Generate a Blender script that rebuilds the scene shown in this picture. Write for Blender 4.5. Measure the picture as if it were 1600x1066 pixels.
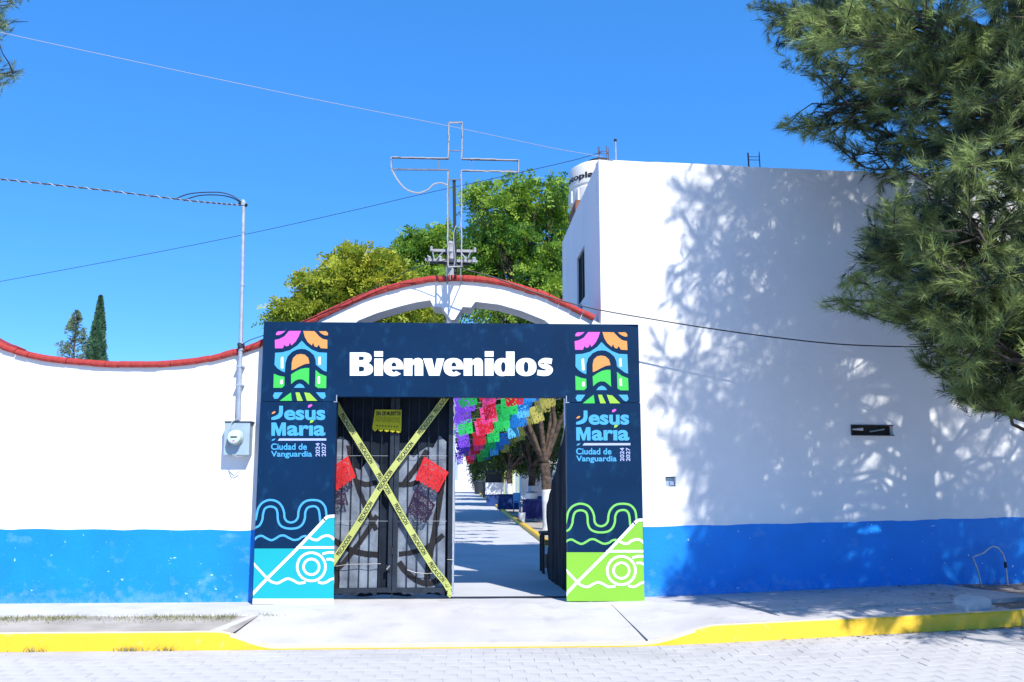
import bpy, math, random
import numpy as np
from mathutils import Vector, Matrix

for o in list(bpy.data.objects): bpy.data.objects.remove(o, do_unlink=True)
SC = bpy.context.scene
COL = SC.collection
rnd = random.Random(7)
NR = np.random.default_rng(11)
R = math.radians

# ---------------------------------------------------------------- camera, sky, sun, exposure
CAM = np.array([0.0, -11.4, 1.52]); FPX = 1400.0; PITCH = R(8.67); YAW = R(2.5)
cam = bpy.data.cameras.new('camera'); cam.sensor_width = 36; cam.lens = FPX / 1600 * 36
cam.clip_start = 0.1; cam.clip_end = 3000
camo = bpy.data.objects.new('camera', cam); COL.objects.link(camo)
camo.location = CAM; camo.rotation_euler = (R(90) + PITCH, 0, -YAW)
SC.camera = camo

SUN_EL = R(46.9); SUN_AZ = R(23.7)          # the sun stands behind the camera, to the right
L = Vector((-math.sin(SUN_AZ) * math.cos(SUN_EL), math.cos(SUN_AZ) * math.cos(SUN_EL), -math.sin(SUN_EL)))
world = bpy.data.worlds.new('World'); SC.world = world; world.use_nodes = True
wn = world.node_tree; wn.nodes.clear()
sky = wn.nodes.new('ShaderNodeTexSky'); sky.sky_type = 'NISHITA'; sky.sun_disc = False
sky.sun_elevation = SUN_EL; sky.sun_rotation = R(180) - SUN_AZ
sky.altitude = 1880; sky.air_density = 0.5; sky.dust_density = 0.0; sky.ozone_density = 6.0
gm = wn.nodes.new('ShaderNodeGamma'); gm.inputs[1].default_value = 0.5      # even, deep blue of a clear highland noon
hs = wn.nodes.new('ShaderNodeHueSaturation'); hs.inputs['Saturation'].default_value = 1.70; hs.inputs['Hue'].default_value = 0.510; hs.inputs['Value'].default_value = 3.05
bg = wn.nodes.new('ShaderNodeBackground'); bg.inputs['Strength'].default_value = 0.142
wo = wn.nodes.new('ShaderNodeOutputWorld')
wn.links.new(sky.outputs[0], gm.inputs[0]); wn.links.new(gm.outputs[0], hs.inputs['Color']); wn.links.new(hs.outputs[0], bg.inputs[0]); wn.links.new(bg.outputs[0], wo.inputs[0])
sun = bpy.data.lights.new('sun', 'SUN'); sun.energy = 4.4; sun.angle = R(0.7); sun.color = (1.0, 0.965, 0.91)
suno = bpy.data.objects.new('sun', sun); COL.objects.link(suno); suno.location = (8, -18, 20)
suno.rotation_euler = L.to_track_quat('-Z', 'Y').to_euler()
SC.view_settings.view_transform = 'Standard'; SC.view_settings.look = 'None'
SC.view_settings.gamma = 1.0; SC.view_settings.exposure = 0.72
SC.view_settings.use_curve_mapping = False
SC.cycles.max_bounces = 6; SC.cycles.transparent_max_bounces = 8
SC.cycles.use_denoising = True

# ---------------------------------------------------------------- measuring helpers (photo pixel -> point on a real plane)
_cy, _sy, _cp, _sp = math.cos(YAW), math.sin(YAW), math.cos(PITCH), math.sin(PITCH)
AR = np.array([_cy, -_sy, 0]); AF = np.array([_sy * _cp, _cy * _cp, _sp]); AU = np.cross(AR, AF)
def ray(x, y): return AF * FPX + AR * (x - 800) - AU * (y - 533)
def P(x, y, Y=0.0):
    r = ray(x, y); return CAM + r * (Y - CAM[1]) / r[1]
def G(x, y, z=0.0):
    r = ray(x, y); return CAM + r * (z - CAM[2]) / r[2]
def PL(x, y, p0, th):
    n = np.array([-math.sin(th), math.cos(th), 0]); r = ray(x, y)
    return CAM + r * (np.dot(np.array(p0) - CAM, n) / np.dot(r, n))
def proj(p):
    v = np.asarray(p) - CAM; d = v @ AF
    return 800 + FPX * (v @ AR) / d, 533 - FPX * (v @ AU) / d

# ---------------------------------------------------------------- materials
def mat(name, col, rough=0.6, var=0.0, scale=6.0, bump=0.0, bscale=40.0, metal=0.0, col2=None, transl=0.0, spec=0.4, detail=6, contrast=(0.35, 0.65)):
    m = bpy.data.materials.new(name); m.use_nodes = True
    nt = m.node_tree; n = nt.nodes; b = n['Principled BSDF']
    b.inputs['Roughness'].default_value = rough; b.inputs['Metallic'].default_value = metal
    b.inputs['Specular IOR Level'].default_value = spec
    c = (*col, 1); b.inputs['Base Color'].default_value = c
    tc = None
    if var or col2 or bump:
        tc = n.new('ShaderNodeTexCoord')
    if var or col2:
        nz = n.new('ShaderNodeTexNoise'); nz.inputs['Scale'].default_value = scale; nz.inputs['Detail'].default_value = detail
        nt.links.new(tc.outputs['Object'], nz.inputs['Vector'])
        cr = n.new('ShaderNodeValToRGB'); cr.color_ramp.elements[0].position = contrast[0]; cr.color_ramp.elements[1].position = contrast[1]
        if col2 is None: col2 = tuple(x * (1 - var) for x in col)
        cr.color_ramp.elements[0].color = (*col2, 1); cr.color_ramp.elements[1].color = c
        nt.links.new(nz.outputs['Fac'], cr.inputs[0]); nt.links.new(cr.outputs[0], b.inputs['Base Color'])
        b['colsock'] = 1
    if bump:
        nb = n.new('ShaderNodeTexNoise'); nb.inputs['Scale'].default_value = bscale; nb.inputs['Detail'].default_value = 8
        nt.links.new(tc.outputs['Object'], nb.inputs['Vector'])
        bu = n.new('ShaderNodeBump'); bu.inputs['Strength'].default_value = bump; bu.inputs['Distance'].default_value = 0.01
        nt.links.new(nb.outputs['Fac'], bu.inputs['Height']); nt.links.new(bu.outputs[0], b.inputs['Normal'])
    if transl:
        t = n.new('ShaderNodeBsdfTranslucent'); mx = n.new('ShaderNodeMixShader'); mx.inputs[0].default_value = transl
        src = b.inputs['Base Color'].links[0].from_socket if b.inputs['Base Color'].links else None
        if src: nt.links.new(src, t.inputs[0])
        else: t.inputs[0].default_value = c
        out = n['Material Output']
        nt.links.new(b.outputs[0], mx.inputs[1]); nt.links.new(t.outputs[0], mx.inputs[2]); nt.links.new(mx.outputs[0], out.inputs['Surface'])
    return m

def wear(m, col, scale, lo, hi, stretch=(1, 1, 1), detail=8, seed=0.0, amt=1.0):
    """lay irregular worn spots of another paint or stain colour over a material"""
    nt = m.node_tree; n = nt.nodes; b = n['Principled BSDF']
    tc = n.new('ShaderNodeTexCoord'); mp = n.new('ShaderNodeMapping'); mp.inputs['Scale'].default_value = stretch
    mp.inputs['Location'].default_value = (seed, seed * 0.7, seed * 1.3)
    nz = n.new('ShaderNodeTexNoise'); nz.inputs['Scale'].default_value = scale; nz.inputs['Detail'].default_value = detail
    nz.inputs['Roughness'].default_value = 0.62
    nt.links.new(tc.outputs['Object'], mp.inputs[0]); nt.links.new(mp.outputs[0], nz.inputs['Vector'])
    mr = n.new('ShaderNodeMapRange'); mr.inputs['From Min'].default_value = lo; mr.inputs['From Max'].default_value = hi
    mr.inputs['To Max'].default_value = amt
    nt.links.new(nz.outputs['Fac'], mr.inputs['Value'])
    mx = n.new('ShaderNodeMix'); mx.data_type = 'RGBA'
    nt.links.new(mr.outputs[0], mx.inputs['Factor'])
    s = b.inputs['Base Color']
    if s.links: nt.links.new(s.links[0].from_socket, mx.inputs['A'])
    else: mx.inputs['A'].default_value = s.default_value
    mx.inputs['B'].default_value = (*col, 1)
    nt.links.new(mx.outputs['Result'], s)
    return m

M = {}
M['plaster'] = mat('white_plaster', (0.77, 0.77, 0.765), 0.85, 0.05, 1.3, 0.35, 22)
wear(M['plaster'], (0.62, 0.60, 0.56), 1.6, 0.58, 0.80, (1, 1, 0.3), seed=3.1, amt=0.5)
wear(M['plaster'], (0.55, 0.56, 0.58), 9.0, 0.71, 0.74, (1, 1, 1), seed=8.1, amt=0.6)
M['blue'] = mat('blue_wall_paint', (0.001, 0.225, 0.74), 0.55, 0.12, 2.2, 0.3, 26)
wear(M['blue'], (0.18, 0.42, 0.75), 3.2, 0.60, 0.80, (1, 1, 1.4), seed=5.3, amt=0.5)
wear(M['blue'], (0.55, 0.78, 0.86), 13.0, 0.70, 0.73, (1.0, 1, 1.4), detail=3, seed=1.7, amt=0.8)
def dust(m, col, z0, z1, amt, scale=7.0):
    """dry dust and scuffs splashed up from the pavement"""
    nt = m.node_tree; n = nt.nodes; b = n['Principled BSDF']; tc = n.new('ShaderNodeTexCoord'); sx = n.new('ShaderNodeSeparateXYZ'); nt.links.new(tc.outputs['Object'], sx.inputs[0])
    mr = n.new('ShaderNodeMapRange'); mr.inputs['From Min'].default_value = z1; mr.inputs['From Max'].default_value = z0; mr.inputs['To Max'].default_value = 0.34; nt.links.new(sx.outputs['Z'], mr.inputs['Value'])
    nz = n.new('ShaderNodeTexNoise'); nz.inputs['Scale'].default_value = scale; nz.inputs['Detail'].default_value = 9; nz.inputs['Roughness'].default_value = 0.7; nt.links.new(tc.outputs['Object'], nz.inputs['Vector'])
    ad = n.new('ShaderNodeMath'); ad.operation = 'ADD'; nt.links.new(mr.outputs[0], ad.inputs[0]); nt.links.new(nz.outputs['Fac'], ad.inputs[1])
    m2 = n.new('ShaderNodeMapRange'); m2.inputs['From Min'].default_value = 0.66; m2.inputs['From Max'].default_value = 0.92; m2.inputs['To Max'].default_value = amt; nt.links.new(ad.outputs[0], m2.inputs['Value'])
    mx = n.new('ShaderNodeMix'); mx.data_type = 'RGBA'; nt.links.new(m2.outputs[0], mx.inputs['Factor']); s_ = b.inputs['Base Color']
    nt.links.new(s_.links[0].from_socket, mx.inputs['A']); mx.inputs['B'].default_value = (*col, 1); nt.links.new(mx.outputs['Result'], s_)
dust(M['blue'], (0.34, 0.47, 0.60), -0.05, 0.36, 0.28, 9.0)
M['tile'] = mat('red_clay_tile', (0.36, 0.036, 0.030), 0.8, 0.35, 7, 0.5, 60)
wear(M['tile'], (0.50, 0.32, 0.27), 11, 0.62, 0.75, seed=4, amt=0.7)
M['conc'] = mat('pale_concrete', (0.52, 0.50, 0.49), 0.9, 0.14, 1.7, 0.5, 70)
wear(M['conc'], (0.30, 0.295, 0.285), 2.4, 0.54, 0.76, seed=2.2, amt=0.6)
wear(M['conc'], (0.22, 0.21, 0.20), 30, 0.72, 0.76, seed=6.2, detail=3, amt=0.6)
M['paver'] = mat('grey_concrete_paver', (0.455, 0.44, 0.43), 0.9, 0.14, 2.5, 0.6, 60)
wear(M['paver'], (0.33, 0.325, 0.32), 1.5, 0.55, 0.75, seed=9.2, amt=0.6)
wear(M['paver'], (0.49, 0.475, 0.46), 0.9, 0.45, 0.6, seed=12.2, amt=0.8)
M['roadbed'] = mat('sandy_joint_filling', (0.41, 0.40, 0.39), 0.95, 0.3, 5, 0.6, 80)
M['yellow'] = mat('yellow_kerb_paint', (0.74, 0.46, 0.02), 0.6, 0.10, 3, 0.4, 45)
wear(M['yellow'], (0.62, 0.50, 0.28), 8, 0.60, 0.75, seed=3.3, amt=0.6)
wear(M['yellow'], (0.38, 0.34, 0.27), 16, 0.66, 0.72, seed=7.3, detail=4, amt=0.7)
M['kerbtop'] = mat('faded_yellow_on_concrete', (0.72, 0.56, 0.33), 0.8, 0.2, 5, 0.4, 45, col2=(0.62, 0.53, 0.43))
M['dirt'] = mat('dry_dirt', (0.27, 0.235, 0.20), 0.95, 0.35, 3, 0.9, 40)
M['sand'] = mat('dusty_yard', (0.40, 0.36, 0.31), 0.95, 0.3, 2, 0.7, 30)
M['path'] = mat('path_concrete', (0.50, 0.50, 0.50), 0.9, 0.15, 0.8, 0.4, 50)
M['navy'] = mat('navy_printed_vinyl', (0.0012, 0.022, 0.068), 0.5, 0.2, 1.5, 0.4, 2.2, spec=0.12)
wear(M['navy'], (0.010, 0.065, 0.15), 7, 0.56, 0.80, (1, 1, 0.6), seed=2.9, amt=0.7)
M['teal'] = mat('teal_print', (0.004, 0.35, 0.39), 0.45, 0.06, 1.5)
M['lime'] = mat('lime_print', (0.20, 0.46, 0.035), 0.45, 0.06, 1.5)
M['pwhite'] = mat('white_print', (0.78, 0.82, 0.80), 0.45)
M['psky'] = mat('sky_blue_print', (0.055, 0.32, 0.60), 0.45)
M['ppink'] = mat('pink_print', (0.60, 0.10, 0.58), 0.45)
M['porange'] = mat('orange_print', (0.66, 0.27, 0.07), 0.45)
M['pgreen'] = mat('green_print', (0.045, 0.47, 0.07), 0.45)
M['plime'] = mat('yellow_green_print', (0.27, 0.52, 0.05), 0.45)
M['plav'] = mat('lavender_print', (0.36, 0.42, 0.66), 0.45)
M['plgreen'] = mat('light_green_line_print', (0.17, 0.50, 0.10), 0.45)
M['steel'] = mat('dark_painted_steel', (0.02, 0.03, 0.045), 0.5, 0.4, 9, 0.2, 60, metal=0.2)
wear(M['steel'], (0.14, 0.075, 0.04), 14, 0.66, 0.76, seed=2, amt=0.6)
M['galv'] = mat('galvanised_steel', (0.46, 0.50, 0.54), 0.45, 0.2, 12, 0.1, 60, metal=0.55)
M['meterbox'] = mat('grey_meter_enclosure', (0.30, 0.40, 0.46), 0.5, 0.15, 6)
M['meterglass'] = mat('pale_green_meter_cover', (0.50, 0.60, 0.52), 0.25, 0.1, 10)
M['black'] = mat('black_rubber', (0.012, 0.012, 0.014), 0.6)
M['cable'] = mat('black_cable', (0.02, 0.022, 0.028), 0.6)
M['wcable'] = mat('pale_wire', (0.30, 0.33, 0.38), 0.5)
M['rope'] = mat('white_rope_light', (0.42, 0.40, 0.38), 0.4, 0.25, 25)
M['crossmetal'] = mat('grey_angle_iron', (0.16, 0.18, 0.21), 0.5, 0.4, 12, metal=0.4)
M['tarp'] = mat('black_plastic_tarp', (0.016, 0.022, 0.032), 0.7, 0.4, 5, 0.5, 12, spec=0.05)
M['cloth'] = mat('grey_painted_cloth', (0.20, 0.235, 0.28), 0.9, 0.0, 5, 0.5, 30, col2=(0.085, 0.10, 0.13), contrast=(0.30, 0.62))
M['stroke'] = mat('dark_brown_paint', (0.010, 0.009, 0.011), 0.8, 0.3, 8)
M['tape'] = mat('yellow_caution_tape', (0.52, 0.57, 0.16), 0.4, 0.12, 12, transl=0.15)
M['ink'] = mat('black_ink', (0.012, 0.012, 0.012), 0.6)
for nm, c in dict(pyellow=(0.72, 0.68, 0.03), pred=(0.80, 0.03, 0.035), pdark=(0.035, 0.015, 0.05), fpurple=(0.20, 0.06, 0.62), fpink=(0.85, 0.07, 0.26),
                  fred=(0.70, 0.012, 0.03), fgreen=(0.02, 0.55, 0.10), fblue=(0.02, 0.26, 0.75), fcyan=(0.10, 0.50, 0.85), folive=(0.45, 0.40, 0.08)).items():
    M[nm] = mat('tissue_paper_' + nm[1:] if nm[0] == 'f' else 'paper_' + nm[1:], c, 0.8, 0.1, 14, transl=0.42)
M['bark'] = mat('brown_bark', (0.12, 0.08, 0.055), 0.95, 0.0, 9, 1.0, 25, col2=(0.035, 0.027, 0.022))
M['cbark'] = mat('dark_casuarina_bark', (0.065, 0.052, 0.044), 0.95, 0.0, 9, 1.0, 25, col2=(0.025, 0.02, 0.018))
M['whitewash'] = mat('whitewashed_bark', (0.66, 0.67, 0.68), 0.9, 0.25, 6, 0.8, 25)
M['twig'] = mat('grey_twig', (0.20, 0.165, 0.13), 0.9, 0.3, 10)
M['cream'] = mat('cream_plastic', (0.72, 0.69, 0.62), 0.5, 0.08, 3)
M['brick'] = mat('brown_brick', (0.26, 0.12, 0.075), 0.9, 0.4, 10, 0.5, 40)
M['glass'] = mat('dark_window_glass', (0.05, 0.08, 0.11), 0.06, spec=0.8)
M['alu'] = mat('dark_window_frame', (0.03, 0.035, 0.04), 0.5)
M['rust'] = mat('rusty_rebar', (0.13, 0.08, 0.07), 0.8, 0.3, 20)
M['void'] = mat('unlit_room_tone', (0.10, 0.10, 0.11), 0.9)
M['bluecloth'] = mat('royal_blue_cloth', (0.006, 0.014, 0.12), 0.8, 0.2, 5)
M['bluepaint'] = mat('blue_furniture_paint', (0.010, 0.045, 0.19), 0.6, 0.2, 5)
M['wplast'] = mat('white_plastic', (0.75, 0.76, 0.78), 0.5, 0.1, 5)
M['silver'] = mat('dull_aluminium', (0.66, 0.67, 0.68), 0.35, 0.15, 8, metal=0.7)
M['wood'] = mat('varnished_wood', (0.40, 0.20, 0.05), 0.5, 0.3, 8)
M['concpole'] = mat('grey_concrete_pole', (0.33, 0.33, 0.33), 0.9, 0.15, 5)
M['pot'] = mat('dark_plastic', (0.02, 0.025, 0.03), 0.6)
M['greenmetal'] = mat('yellow_green_railing_paint', (0.42, 0.52, 0.10), 0.6)
M['tombwhite'] = mat('whitewashed_tomb', (0.74, 0.74, 0.76), 0.85, 0.12, 1.2, 0.2, 20)

def leafmat(name, dark, light, scale, transl=0.3, attr=True, old=None, rough=0.55):
    m = bpy.data.materials.new(name); m.use_nodes = True
    nt = m.node_tree; n = nt.nodes; b = n['Principled BSDF']
    b.inputs['Roughness'].default_value = rough; b.inputs['Specular IOR Level'].default_value = 0.25
    at = n.new('ShaderNodeAttribute'); at.attribute_name = 'tint'
    cr = n.new('ShaderNodeValToRGB'); cr.color_ramp.elements[0].color = (*dark, 1); cr.color_ramp.elements[1].color = (*light, 1)
    cr.color_ramp.elements[0].position = 0.08; cr.color_ramp.elements[1].position = 0.92
    if old:
        e = cr.color_ramp.elements.new(1.0); e.color = (*old, 1)
    nt.links.new(at.outputs['Fac'], cr.inputs[0]); nt.links.new(cr.outputs[0], b.inputs['Base Color'])
    t = n.new('ShaderNodeBsdfTranslucent'); nt.links.new(cr.outputs[0], t.inputs[0])
    mx = n.new('ShaderNodeMixShader'); mx.inputs[0].default_value = transl
    nt.links.new(b.outputs[0], mx.inputs[1]); nt.links.new(t.outputs[0], mx.inputs[2]); nt.links.new(mx.outputs[0], n['Material Output'].inputs['Surface'])
    return m
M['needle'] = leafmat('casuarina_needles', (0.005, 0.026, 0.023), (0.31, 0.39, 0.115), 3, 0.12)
M['needle2'] = leafmat('grey_green_needles', (0.09, 0.15, 0.10), (0.27, 0.36, 0.20), 3, 0.25)
M['leafy'] = leafmat('fresh_yellow_green_leaves', (0.08, 0.19, 0.022), (0.55, 0.55, 0.055), 2, 0.40, old=(0.55, 0.42, 0.06))
M['leafg'] = leafmat('bright_green_leaves', (0.06, 0.18, 0.03), (0.38, 0.54, 0.06), 2, 0.42)
M['leafd'] = leafmat('deep_green_leaves', (0.014, 0.042, 0.014), (0.08, 0.135, 0.03), 2, 0.3)
M['cypress'] = leafmat('cypress_scale_leaves', (0.025, 0.085, 0.05), (0.11, 0.22, 0.11), 2, 0.2)
M['grass'] = leafmat('dry_verge_grass', (0.10, 0.13, 0.05), (0.33, 0.32, 0.17), 2, 0.2)

# ---------------------------------------------------------------- mesh helpers
def tag(o, label=None, cat=None, group=None, kind=None):
    if label: o['label'] = label
    if cat: o['category'] = cat
    if group: o['group'] = group
    if kind: o['kind'] = kind
    return o
def empty(name, loc=(0, 0, 0), label=None, cat=None, group=None):
    o = bpy.data.objects.new(name, None); COL.objects.link(o); o.location = loc; o.empty_display_size = 0.2
    return tag(o, label, cat, group)
def put(name, me, m=None, parent=None, world_coords=True):
    o = bpy.data.objects.new(name, me); COL.objects.link(o)
    if m is not None and not me.materials: me.materials.append(M[m] if isinstance(m, str) else m)
    if parent is not None:
        o.parent = parent
        if world_coords:
            loc = Vector(parent.location); q = parent.parent
            while q is not None: loc += Vector(q.location); q = q.parent
            o.location = -loc
    return o
class MB:
    def __init__(s): s.v = []; s.f = []; s.smooth = False
    def add(s, vs, fs):
        k = len(s.v); s.v += [tuple(map(float, p)) for p in vs]; s.f += [tuple(i + k for i in f) for f in fs]; return s
    def box(s, a, b):
        x0, y0, z0 = a; x1, y1, z1 = b
        return s.add([(x0, y0, z0), (x1, y0, z0), (x1, y1, z0), (x0, y1, z0), (x0, y0, z1), (x1, y0, z1), (x1, y1, z1), (x0, y1, z1)],
                     [(0, 3, 2, 1), (4, 5, 6, 7), (0, 1, 5, 4), (1, 2, 6, 5), (2, 3, 7, 6), (3, 0, 4, 7)])
    def cbox(s, a, b, c=0.01):
        """box with chamfered top edges"""
        x0, y0, z0 = a; x1, y1, z1 = b
        vs = [(x0, y0, z0), (x1, y0, z0), (x1, y1, z0), (x0, y1, z0), (x0, y0, z1 - c), (x1, y0, z1 - c), (x1, y1, z1 - c), (x0, y1, z1 - c),
              (x0 + c, y0 + c, z1), (x1 - c, y0 + c, z1), (x1 - c, y1 - c, z1), (x0 + c, y1 - c, z1)]
        return s.add(vs, [(0, 3, 2, 1), (8, 9, 10, 11)] + [(i, (i + 1) % 4, (i + 1) % 4 + 4, i + 4) for i in range(4)] + [(i + 4, (i + 1) % 4 + 4, (i + 1) % 4 + 8, i + 8) for i in range(4)])
    def tube(s, pts, r, n=6, caps=True):
        pts = [Vector(p) for p in pts]; rs = r if isinstance(r, (list, tuple)) else [r] * len(pts)
        vs = []; ref = None
        for i, p in enumerate(pts):
            t = (pts[min(i + 1, len(pts) - 1)] - pts[max(i - 1, 0)]).normalized()
            if ref is None: ref = t.orthogonal().normalized()
            u = (ref - t * ref.dot(t)); u = u.normalized() if u.length > 1e-6 else t.orthogonal().normalized(); ref = u; w = t.cross(u)
            for k in range(n):
                a = 2 * math.pi * k / n; vs.append(p + (u * math.cos(a) + w * math.sin(a)) * rs[i])
        fs = [(i * n + k, i * n + (k + 1) % n, (i + 1) * n + (k + 1) % n, (i + 1) * n + k) for i in range(len(pts) - 1) for k in range(n)]
        if caps: fs += [tuple(range(n))[::-1], tuple((len(pts) - 1) * n + k for k in range(n))]
        return s.add(vs, fs)
    def bar(s, a, b, w, d=None):
        """square bar from a to b"""
        a = Vector(a); b = Vector(b); t = (b - a).normalized(); d = d or w
        u = Vector((0, 1, 0)); u = u - t * u.dot(t)
        if u.length < 1e-3: u = Vector((1, 0, 0)) - t * t.x
        u.normalize(); w2 = t.cross(u)
        vs = [p + u * (d / 2 * i) + w2 * (w / 2 * j) for p in (a, b) for i, j in ((-1, -1), (1, -1), (1, 1), (-1, 1))]
        return s.add(vs, [(3, 2, 1, 0), (4, 5, 6, 7), (0, 1, 5, 4), (1, 2, 6, 5), (2, 3, 7, 6), (3, 0, 4, 7)])
    def lathe(s, prof, c, n=24):
        vs = []; 
        for r, z in prof:
            for k in range(n):
                a = 2 * math.pi * k / n; vs.append((c[0] + r * math.cos(a), c[1] + r * math.sin(a), c[2] + z))
        fs = [(i * n + k, i * n + (k + 1) % n, (i + 1) * n + (k + 1) % n, (i + 1) * n + k) for i in range(len(prof) - 1) for k in range(n)]
        fs += [tuple(range(n))[::-1], tuple((len(prof) - 1) * n + k for k in range(n))]
        return s.add(vs, fs)
    def mesh(s, name):
        me = bpy.data.meshes.new(name); me.from_pydata(s.v, [], s.f)
        if s.smooth: me.shade_smooth()
        me.update(); return me
    def build(s, name, m, parent=None): return put(name, s.mesh(name), m, parent)
def smooth(o, ang=40):
    me = o.data; me.shade_smooth()
    try: me.set_sharp_from_angle(angle=R(ang))
    except Exception: pass
    return o
def catmull(pts, n=8):
    pts = [np.array(p, float) for p in pts]; out = []
    q = [2 * pts[0] - pts[1]] + pts + [2 * pts[-1] - pts[-2]]
    for i in range(1, len(q) - 2):
        for k in range(n):
            t = k / n; p0, p1, p2, p3 = q[i - 1:i + 3]
            out.append(0.5 * (2 * p1 + (p2 - p0) * t + (2 * p0 - 5 * p1 + 4 * p2 - p3) * t * t + (3 * p1 - p0 - 3 * p2 + p3) * t ** 3))
    out.append(pts[-1]); return out
def fast_mesh(name, V, F, tint=None):
    """V (n,3), F (m,3 or 4) numpy"""
    V = np.asarray(V, np.float32); F = np.asarray(F, np.int32); k = F.shape[1]
    me = bpy.data.meshes.new(name); me.vertices.add(len(V)); me.vertices.foreach_set('co', V.ravel())
    me.loops.add(F.size); me.loops.foreach_set('vertex_index', F.ravel())
    me.polygons.add(len(F)); me.polygons.foreach_set('loop_start', np.arange(0, F.size, k, dtype=np.int32))
    me.update(calc_edges=True)
    if tint is not None:
        a = me.attributes.new('tint', 'FLOAT', 'POINT'); a.data.foreach_set('value', np.asarray(tint, np.float32))
    return me

def lift(x):                                   # the street climbs gently to the right
    t = max(0.0, x - 1.6); return 0.028 * t * (t / (t + 0.6))

# ================================================================ THE GROUND
g = MB(); g.add([(-900, -900, -0.40), (900, -900, -0.40), (900, 1400, -0.40), (-900, 1400, -0.40)], [(0, 1, 2, 3)])
tag(g.build('ground', 'sand'), kind='structure')
ROADZ = -0.165
KY = -2.06                                     # kerb front
def kerb_y(x):                                 # front line of the kerb: straight, then bending back on the right
    return KY + (0.0 if x < 1.5 else 0.085 * (x - 1.5) + (0.05 * max(0, x - 5.2) ** 2))
# road bed
g = MB(); xs = [-60, -9] + [i * 0.5 for i in range(-17, 20)] + [12, 60]
vs = []; 
for x in xs: vs += [(x, -60, ROADZ - 0.004 + lift(min(x, 12))), (x, kerb_y(min(x, 9)) + 0.06 if x < 9.2 else 0.2, ROADZ - 0.004 + lift(min(x, 12)))]
g.add(vs, [(2 * i, 2 * i + 2, 2 * i + 3, 2 * i + 1) for i in range(len(xs) - 1)])
road = tag(g.build('road', 'roadbed'), kind='structure')
# pavers: the ones that show largest are pieces of their own
PW, PH = 0.235, 0.165
pv = []
for j in range(16):
    y1 = -2.10 - j * PH
    for i in range(-30, 36):
        x0 = i * PW + (PW / 2 if j % 2 else 0)
        yy = y1 + (kerb_y(x0 + PW / 2) - KY)
        c = (x0 + PW / 2, yy - PH / 2, ROADZ + lift(x0 + PW / 2))
        q = proj(c)
        if -25 < q[0] < 1625 and q[1] < 1085: pv.append((q[1], c))
pv.sort(key=lambda t: -t[0])
pm = []
for k in range(6):
    b = MB(); e = 0.0006 + 0.001 * rnd.random(); w, h = PW / 2 - e, PH / 2 - e
    b.cbox((-w, -h, -0.02), (w, h, 0.0), 0.0022); me = b.mesh('paver'); me.materials.append(M['paver']); pm.append(me)
rest = MB(); used = 0
def slope(x): return (lift(x + 0.1) - lift(x - 0.1)) / 0.2
for q, c in pv:
    dz = rnd.gauss(0, 0.0011); rz = rnd.gauss(0, 0.010)
    if used < 298:
        o = put('paver', pm[used % 6], None, road); o.location = (c[0], c[1], c[2] + dz); o.rotation_euler = (rnd.gauss(0, 0.004), rnd.gauss(0, 0.004) - math.atan(slope(c[0])), rz); used += 1
    else:
        e = 0.0018; w, h = PW / 2 - e, PH / 2 - e; k0 = len(rest.v); rest.cbox((c[0] - w, c[1] - h, c[2] - 0.02), (c[0] + w, c[1] + h, c[2] + dz), 0.003); rest.v[k0:] = [(vx, vy, vz + slope(c[0]) * (vx - c[0])) for vx, vy, vz in rest.v[k0:]]
tag(rest.build('paver_rows', 'paver', road), kind='stuff')

# kerb: profile swept along the street, dropping to the road at the driveway
def kerb_top(x):
    def ss(a, b, t): t = min(1, max(0, (t - a) / (b - a))); return t * t * (3 - 2 * t)
    hl = 1 - ss(-2.55, -1.95, x); hr = ss(1.75, 2.55, x)
    return max(hl, hr)
xs = [-14, -12, -10, -8] + list(np.arange(-7, 6.61, 0.1))
g = MB(); vs = []; fs = []; gt = MB(); tv = []
for x in xs:
    k = kerb_top(x); y = kerb_y(x); z0 = ROADZ + lift(x) - 0.03; zt = ROADZ + lift(x) + 0.008 + 0.152 * k
    end = min(1.0, max(0.0, (6.6 - x) / 0.35)); zt = z0 + 0.05 + (zt - z0 - 0.05) * (0.35 + 0.65 * end)
    sl = 0.03 * k; w = 0.10 + 0.07 * (1 - k); j = rnd.gauss(0, 0.0022)
    vs += [(x, y + j, z0), (x, y + sl + j, zt - 0.018 * k), (x, y + sl + 0.02 + j, zt), (x, y + w + 0.03, zt + 0.001), (x, y + w + 0.035, z0)]
n = len(xs)
for i in range(n - 1):
    for c in range(4): fs.append((5 * i + c, 5 * i + 5 + c, 5 * i + 6 + c, 5 * i + 1 + c))
fs += [(0, 1, 2, 3, 4), tuple(5 * (n - 1) + c for c in (4, 3, 2, 1, 0))]
g.add(vs, fs); kerb = g.build('kerb', 'yellow'); smooth(kerb, 30)
kerb.data.materials.append(M['kerbtop'])
for p in kerb.data.polygons:
    if p.normal.z > 0.8: p.material_index = 1
tag(kerb, kind='structure')

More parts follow.
